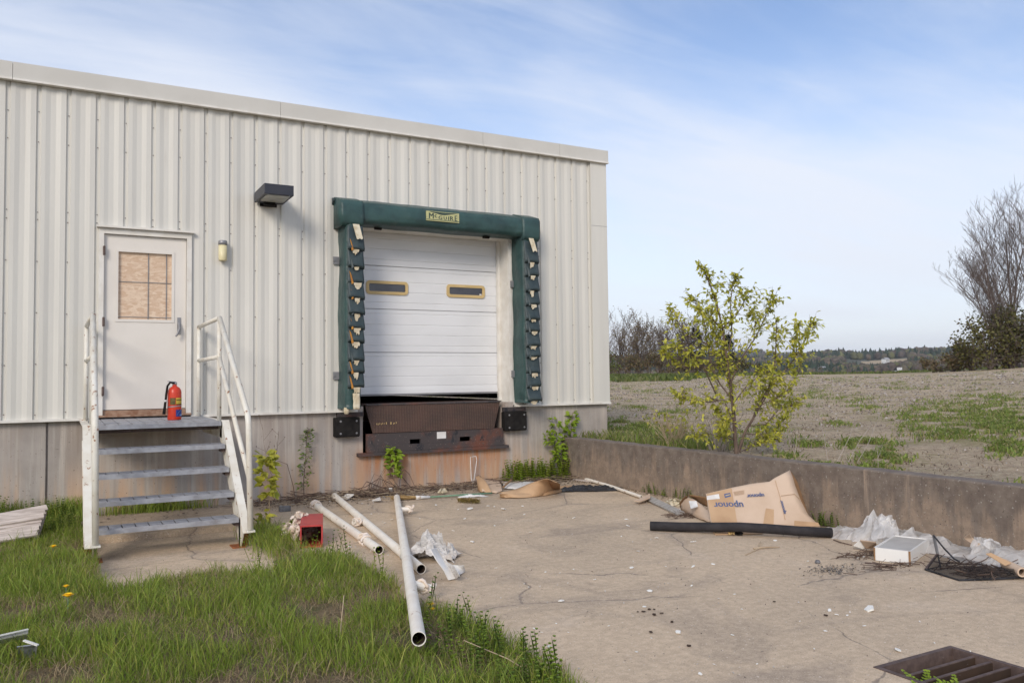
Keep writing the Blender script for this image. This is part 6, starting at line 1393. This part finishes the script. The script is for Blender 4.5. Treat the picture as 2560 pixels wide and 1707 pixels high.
RT_ = [(2512,46,5.6,(-.05,.02),.2,.75,12,'many-stemmed bare tree fanning out over the brown field edge'),(2556,48,7.9,(-.02,0),.25,.6,12,'tallest bare tree of the clump at the field edge'),(2585,47,8.8,(.0,0),.3,.7,10,'bare tree behind the evergreen scrub at the field edge'),(2650,50,9.2,(0,0),.3,.7,9,'bare tree at the far end of the field clump'),(2530,52,7.0,(-.03,0),.25,.65,11,'slender bare tree inside the clump at the field edge'),(2550,50,8.2,(-.03,0),.25,.8,11,'bare tree with crossing limbs deep inside the field clump'),(2478,48,3.8,(-.06,0),.15,.8,11,'shortest bare tree at the meadow end of the field clump')]
for k, (u_, dp, h_, ln_, lo, fa, nb_, lab) in enumerate(RT_): bare_tree('bare_tree', at_depth(u_, dp), h_, 40+k, lab, 'bare trees at the field edge', None, 0, low=lo, fan=fa, nb=nb_, lean=ln_, stems=3 if k in (0, 1) else 2, tw_r=.0062, twig=4)
SH_ = [(2385,46,(2.3,1.6,1.3),500,'low brown-green shrub at the near end of the field clump',BRN),(2430,45,(2.0,1.6,2.0),900,'olive shrub under the fanning bare tree',OL),(2475,45,(1.8,1.6,2.9),1500,'dense olive thicket in the middle of the field clump',OL),(2535,45.5,(2.,1.6,3.4),1900,'tall dark evergreen thicket below the tallest bare tree',OL+[(.12,.115,.06)]*2),(2600,45,(2.,1.6,3.2),1500,'dark evergreen thicket at the far end of the clump',OL+[(.10,.105,.05)]*3),(2352,48,(2.2,1.2,.8),260,'lowest brown scrub where the clump meets the meadow',BRN)]
for k, (u_, dp, sz, n_, lab, cols) in enumerate(SH_): shrub('thicket', at_depth(u_, dp), sz, n_, cols, .16, lab, 'shrubs at the field edge', 60+k)
# tree line beyond the meadow band
LT_ = [(1512,6.2),(1532,6.4),(1552,6.0),(1575,5.2),(1600,4.8),(1622,4.9),(1645,5.2),(1668,5.6),(1690,5.0),(1712,4.9),(1768,4.6),(1796,4.2),(1842,3.9),(1590,4.4),(1655,4.6)]
for k, (u_, h_) in enumerate(LT_): bare_tree('line_tree', at_depth(u_, 84+(k*7 % 9)), h_, 80+k, 'slim bare tree standing in the tree line beyond the meadow', 'bare trees in the tree line beyond the meadow', [(.24,.17,.10),(.27,.20,.11),(.20,.17,.08)], 800 if k in (3,4,5,6,8,9,13) else 220, .13, low=.12, fan=.55, nb=10, stems=2, tw_r=.011)
LS_ = [(1522,(1.4,1.2,2.6),420,[(.17,.20,.05),(.14,.17,.045)],'pale green shrub in the tree line beside the building corner'),(1560,(2.,1.2,2.4),420,BRN,'brown thicket low in the tree line near the building'),(1600,(2.,1.2,2.6),520,BRN,'brown budding thicket in the middle of the tree line'),(1645,(2.,1.2,2.5),460,BRN,'brown thicket in the tree line behind the meadow'),(1690,(2.,1.2,2.3),420,BRN,'brown thicket beside the dark pine of the tree line'),(1730,(2.,1.2,2.0),400,BRN+OL,'low mixed thicket below the dark pine'),(1785,(2.2,1.2,1.8),420,BRN+OL,'low olive thicket behind the young maple'),(1840,(2.2,1.2,1.6),420,OL,'low olive thicket beside the short pine'),(1895,(2.4,1.2,1.2),360,OL,'low thicket at the open end of the tree line')]
for k, (u_, sz, n_, cols, lab) in enumerate(LS_): shrub('line_shrub', at_depth(u_, 83), sz, n_, cols, .2, lab, 'shrubs in the tree line', 120+k)
def pine(base, h, seed, label):
    random.seed(seed); t_ = thing('pine_tree', base, label, 'tree', 'pines beyond the field'); MB().tube([np.array(base)-np.array([0,0,.1]), np.array(base)+np.array([0,0,h*.97])], [h*.02,.01], 6).build('trunk', MAT['baretree'], t_)
    lf = Leaves()
    for k in range(900):
        f_ = random.random()**.8; z = h*(.08+.92*f_); r = h*.24*(1-f_)**.8*random.uniform(.3,1.05)+.03; a_ = random.uniform(0,6.28); p_ = np.array(base)+np.array([math.cos(a_)*r, math.sin(a_)*r, z]); lf.add(p_, np.array([math.cos(a_), math.sin(a_), random.uniform(-.4,.4)]), np.array([0,0,1.])+rnd3(.3), h*.075, h*.014, random.choice([(.028,.05,.026),(.035,.06,.03),(.022,.04,.022)]))
    lf.build('crown', t_)
pine(at_depth(1742, 84), 4.9, 1, 'dark pine standing in the tree line behind the young maple'); pine(at_depth(1822, 85), 4.2, 2, 'shorter dark pine in the tree line'); pine(at_depth(1716, 86), 4.4, 6, 'slim dark pine beside the brown thickets')
# young maple behind the wall
mb0 = np.array([7.34, 0, 0]); mb0 = PX(7.34, 1843, 1142); mb0[2] = .54; MD = np.dot(mb0-CAM, _f)
mp_ = thing('young_maple', mb0, 'young maple with yellow-green spring leaves behind the retaining wall', 'tree', None)
random.seed(5)
LIMBS = [[(1843,1142),(1838,1100),(1836,1060),(1832,1010),(1826,965),(1818,900),(1806,820),(1790,750),(1770,700),(1757,672)],
 [(1846,1130),(1862,1080),(1882,1048),(1895,1015),(1920,975),(1935,930),(1940,860),(1941,800)],
 [(1886,1042),(1910,1000),(1940,950),(1980,905),(2005,865),(2022,825),(2034,808)],[(1832,1000),(1800,960),(1780,920),(1768,860),(1760,800),(1740,760),(1724,745)],
 [(1818,900),(1830,830),(1826,760),(1832,712),(1842,690)],[(1826,960),(1850,900),(1885,850),(1910,800),(1928,760),(1936,748)],[(1790,985),(1760,920),(1722,880),(1685,868),(1658,880)],
 [(1800,820),(1775,790),(1745,772)],[(1768,860),(1720,840),(1690,800),(1676,775)],[(1836,1060),(1810,1000),(1770,1005),(1720,1000),(1690,985)],[(1870,1065),(1915,1060),(1950,1020),(1975,1015),(1996,1000)],
 [(1862,1085),(1900,1085),(1935,1080),(1960,1045)],[(1895,1015),(1930,1000),(1962,985),(1998,930),(2004,880)],[(1843,1100),(1820,1060),(1800,1040),(1790,1020)],[(1850,1130),(1890,1110),(1925,1095),(1945,1100)],[(1806,820),(1840,790),(1866,745),(1874,730)],[(1885,850),(1888,800),(1880,780)],[(1992,890),(1990,850),(1996,812)],[(1780,920),(1740,920),(1700,915),(1680,900)],
 [(1826,965),(1800,900),(1794,850),(1778,810)],[(1832,1010),(1870,960),(1900,940),(1930,925)],[(1838,1100),(1814,1085),(1816,1050)],[(1838,1100),(1775,1085),(1740,1090)]]
lf = Leaves(); SGm = []; SGt = []
def poly_at(pl, t_): k_ = t_*(len(pl)-1); i_ = min(int(k_), len(pl)-2); return pl[i_]*(1-(k_-i_))+pl[i_+1]*(k_-i_)
for li, px in enumerate(LIMBS):
    dz_ = random.uniform(-.55,.55) if li else 0; n_ = len(px); pl = [DP(u_, v_, MD+dz_*(i_/(n_-1))**1.2+(0 if i_ == 0 else 0)) for i_, (u_, v_) in enumerate(px)]
    if li in (0,): pl[0] = mb0-np.array([0,0,.05])
    r0_ = (.028 if li == 0 else .019 if li == 1 else .010 if li < 9 else .007)
    for i_ in range(n_-1):
        f0, f1 = i_/(n_-1), (i_+1)/(n_-1); SGm.append((*pl[i_], *pl[i_+1], r0_*(1-.82*f0), r0_*(1-.82*f1)))
    ln_ = sum(np.linalg.norm(pl[i_+1]-pl[i_]) for i_ in range(n_-1)); nt = int(ln_/.0155)
    for k in range(nt):
        t_ = (.34 if li < 2 else .18)+(.82 if li >= 2 else .66)*(k+random.random())/nt
        if t_ > 1: continue
        p_ = poly_at(pl, t_); ax = unit(poly_at(pl, min(1, t_+.05))-poly_at(pl, max(0, t_-.05))); o_ = unit(rnd3()+np.array([0,0,.5])+ax*.6); l_ = random.uniform(.04,.34)*(1.1-.6*t_); q_ = p_+o_*l_; SGt.append((*p_, *q_, .002, .0012))
        for j in range(random.choice((3,3,4,5))):
            s_ = p_+(q_-p_)*random.uniform(.35,1.); d_ = unit(o_*.5+rnd3(.6)+np.array([0,0,-.35])); lf.add(s_, d_, unit(rnd3(.45)+np.array([-.2,-.5,1.])), random.uniform(.036,.075), random.uniform(.011,.019), random.choice(YG))
    for j in range(9): lf.add(pl[-1], unit(rnd3(.7)+np.array([0,0,.3])), unit(rnd3(.5)+np.array([0,-.4,1])), random.uniform(.04,.07), .015, random.choice(YG))
segs_mesh('trunk', SGm, 'bark', mp_, 8); segs_mesh('twigs', SGt, 'bark', mp_, 4)['kind'] = 'stuff'; lf.build('crown', mp_)
# bare little shrubs and pale stalks along the wall top
def stick_shrub(u, v, x, h, w_, n_, mat, label, leaf=None):
    b_ = PX(x, u, v); b_[2] = fz(b_[0], b_[1]); t_ = thing('bare_shrub', b_, label, 'shrub'); sg = []; lf = Leaves()
    for k in range(n_):
        d_ = unit((random.gauss(0,w_), random.gauss(0,w_), 1)); l_ = h*random.uniform(.5,1.1); p_ = b_+np.array([random.gauss(0,.05), random.gauss(0,.05), -.03]); m_ = p_+d_*l_*.5; q_ = m_+unit(d_+rnd3(.2))*l_*.5; sg += [(*p_, *m_, .005, .004), (*m_, *q_, .004, .002)]
        for j in range(4): s_ = m_+(q_-m_)*random.random(); e_ = s_+unit(d_+rnd3(.5))*l_*.25; sg.append((*s_, *e_, .0025, .0015)); 
        if leaf and random.random() < .5:
            for j in range(5): lf.add(q_+rnd3(.03), rnd3(), rnd3(.4)+np.array([0,0,1]), .06, .02, random.choice(leaf))
    segs_mesh('stems', sg, mat, t_, 4)['kind'] = 'stuff'
    if leaf: lf.build('young_leaves', t_)
stick_shrub(1680, 1112, 7.5, .55, .35, 46, 'drystalk', 'small brown leafless shrub sprouting green behind the wall near the building', YG)
stick_shrub(1795, 1125, 7.5, .55, .30, 40, 'paleshrub', 'pale grey leafless shrub at the foot of the young maple')
for k, q_ in enumerate(([(2092,1172),(2125,1090),(2148,1010)],[(2118,1178),(2150,1100),(2180,1060)],[(2140,1180),(2170,1110),(2220,985)],[(2195,1180),(2195,1140),(2192,1115)],[(2070,1160),(2060,1090),(2045,1035)],[(1985,1158),(1990,1120),(1992,1090)])):
    p_ = PX(7.6, *q_[0]); dpt = np.dot(p_-CAM, _f); pth = [p_]+[DP(u_, v_, dpt) for u_, v_ in q_[1:]]; pth[0][2] = fz(p_[0], p_[1]); t_ = thing('pale_stalk', pth[0], 'tall pale dry weed stalk standing behind the retaining wall', 'dry stalk', 'dry stalks behind the wall'); MB().tube(pth, [.0045,.003,.0018], 5).build('stem', MAT['paleshrub'], t_)
    sg = [];  
    for j in range(6): s_ = poly_at(pth, random.uniform(.35,1)); sg.append((*s_, *(s_+unit(rnd3(.7)+np.array([0,0,.8]))*random.uniform(.06,.16)), .0018, .001))
    segs_mesh('side_twigs', sg, 'paleshrub', t_, 3)['kind'] = 'stuff'
# rough grass at the building corner behind the wall
P = np.stack([rg2.uniform(7.12, 8.6, 3600), rg2.uniform(-2.6, .1, 3600)], 1); k = (P[:,0] < 7.9) | (rg2.random(3600) < .4); P = P[k & ~((P[:,0] < 7.75) & (P[:,1] > -.02))]; P = np.concatenate([P, field_z(P[:,0], P[:,1])[:,None]-.01], 1)
blades('corner_grass', P, .06, .26, .006, 'leaf', FGR+[(.30,.27,.16)], 'rough grass behind the wall at the corner of the building', 'grass', lean=1., seed=16)

# ---- far woods on the hills, farm buildings
rgw = np.random.default_rng(12); n = 15000; az = np.radians(rgw.uniform(26, 72, n)); r = np.exp(rgw.uniform(math.log(560), math.log(4300), n)); dg2 = np.degrees(az)
keep = ~((dg2 > 51.0) & (dg2 < 54.8) & (r > 980) & (r < 1500)) & ~((r > 700) & (r < 800) & (dg2 > 52.6) & (dg2 < 55.2))
az, r = az[keep], r[keep]; n = len(r); zb = np.array([hill_z(a_, b_) for a_, b_ in zip(r, az)]); nn = np.array([noise.noise(Vector((x*math.sin(y)*.006, x*math.cos(y)*.006, 1))) for x, y in zip(r, az)])
con = nn+rgw.normal(0,.16,n) > .10; hgt = np.where(con, rgw.uniform(7,12,n), rgw.uniform(6,10,n))*np.clip(r/900, .75, 1.8); wid = np.where(con, hgt*.30, hgt*.50); cx_, cy_ = r*np.sin(az), r*np.cos(az)-DD
V = np.zeros((n, 14, 3)); jit = lambda: rgw.uniform(.7,1.3,n)
for i in range(6):
    t_ = i*1.047
    V[:,i] = np.stack([cx_+np.cos(t_)*wid*jit(), cy_+np.sin(t_)*wid*jit(), zb+hgt*np.where(con,.08,.22)*jit()], 1)
    w2 = wid*np.where(con,.55,.85); V[:,6+i] = np.stack([cx_+np.cos(t_+.5)*w2*jit(), cy_+np.sin(t_+.5)*w2*jit(), zb+hgt*np.where(con,.52,.70)*jit()], 1)
V[:,12] = np.stack([cx_, cy_, zb+hgt], 1); V[:,13] = np.stack([cx_, cy_, zb-2], 1)
tri = []; b = (np.arange(n)*14)[:,None]
for i in range(6):
    j = (i+1) % 6
    for t_ in ((i,j,6+j),(i,6+j,6+i),(6+i,6+j,12),(j,i,13)): tri.append(b+np.array(t_))
cc = np.where(con[:,None], np.array([.028,.046,.030]), np.array([(.125,.098,.072),(.105,.09,.06),(.135,.135,.055),(.10,.078,.065)])[rgw.integers(0,4,n)])*rgw.uniform(.7,1.3,(n,1))
o = rawmesh('far_woods', V.reshape(-1,3), np.concatenate(tri, 0), MAT['farwood'], None, np.repeat(cc[:,None,:], 14, 1).reshape(-1,3)); tag(o, 'distant mixed woods covering the hills across the valley', 'woods', kind='stuff')
def farpos(u, r_): az_ = YAW+math.atan((u-1280)/F); return np.array([r_*math.sin(az_), r_*math.cos(az_)-DD, hill_z(r_, az_)])
MAT['barnwhite'] = mk('barn_white', (.75,.75,.74), rough=.6); MAT['barnroof'] = mk('barn_roof', (.42,.42,.43), rough=.6)
def barn(name, u, r_, w_, d_, h_, label, sil=False, dz=0.):
    b_ = farpos(u, r_); b_[2] += dz; t_ = thing(name, b_, label, 'building'); x, y, z = b_
    MB().box(x-w_/2, x+w_/2, y-d_/2, y+d_/2, z-6, z+h_).build('wall', MAT['barnwhite'], t_)
    MB().prism([(x-w_/2-.4,y-d_/2-.4,z+h_),(x+w_/2+.4,y-d_/2-.4,z+h_),(x+w_/2+.4,y,z+h_*1.45),(x-w_/2-.4,y,z+h_*1.45)], (0,.2,.1)).build('roof', MAT['barnroof'], t_); MB().prism([(x-w_/2-.4,y+d_/2+.4,z+h_),(x+w_/2+.4,y+d_/2+.4,z+h_),(x+w_/2+.4,y,z+h_*1.45),(x-w_/2-.4,y,z+h_*1.45)], (0,-.2,.1)).build('roof', MAT['barnroof'], t_)
    if sil: MB().box(x-w_*.30-1.4, x-w_*.30+1.4, y-d_/2-3, y-d_/2-.2, z-6, z+h_*2.3).build('tower', MAT['barnwhite'], t_)
    for k in (-.3, .0, .3): MB().box(x+k*w_-.5, x+k*w_+.5, y-d_/2-.06, y-d_/2-.02, z+h_*.4, z+h_*.75).build('window', MAT['darkglass'], t_)
barn('white_barn', 2240, 752, 11, 7, 3.0, 'white farm building with a tower below the distant wooded hill', True, 2.0)
barn('far_shed', 2055, 800, 6, 5, 2.2, 'small pale shed among the distant trees beyond the young maple', False, 2.5)
barn('far_house', 2213, 1290, 9, 7, 5, 'tiny white farmhouse beside the tan hillside field', False, 1.0)

# ---- air
hzm = bpy.data.materials.new('haze_air'); hzm.use_nodes = True; t = hzm.node_tree; t.nodes.remove(t.nodes['Principled BSDF']); pvn = t.nodes.new('ShaderNodeVolumePrincipled')
pvn.inputs['Color'].default_value = (.93,.965,1.,1); pvn.inputs['Density'].default_value = .0001; pvn.inputs['Anisotropy'].default_value = .2; t.links.new(pvn.outputs[0], t.nodes['Material Output'].inputs['Volume'])
haze = MB().box(-6000, 6000, -6000, 6000, -60, 175).build('haze', hzm); tag(haze, kind='stuff')
for o in C.objects:
    if '_o' in o: del o['_o']
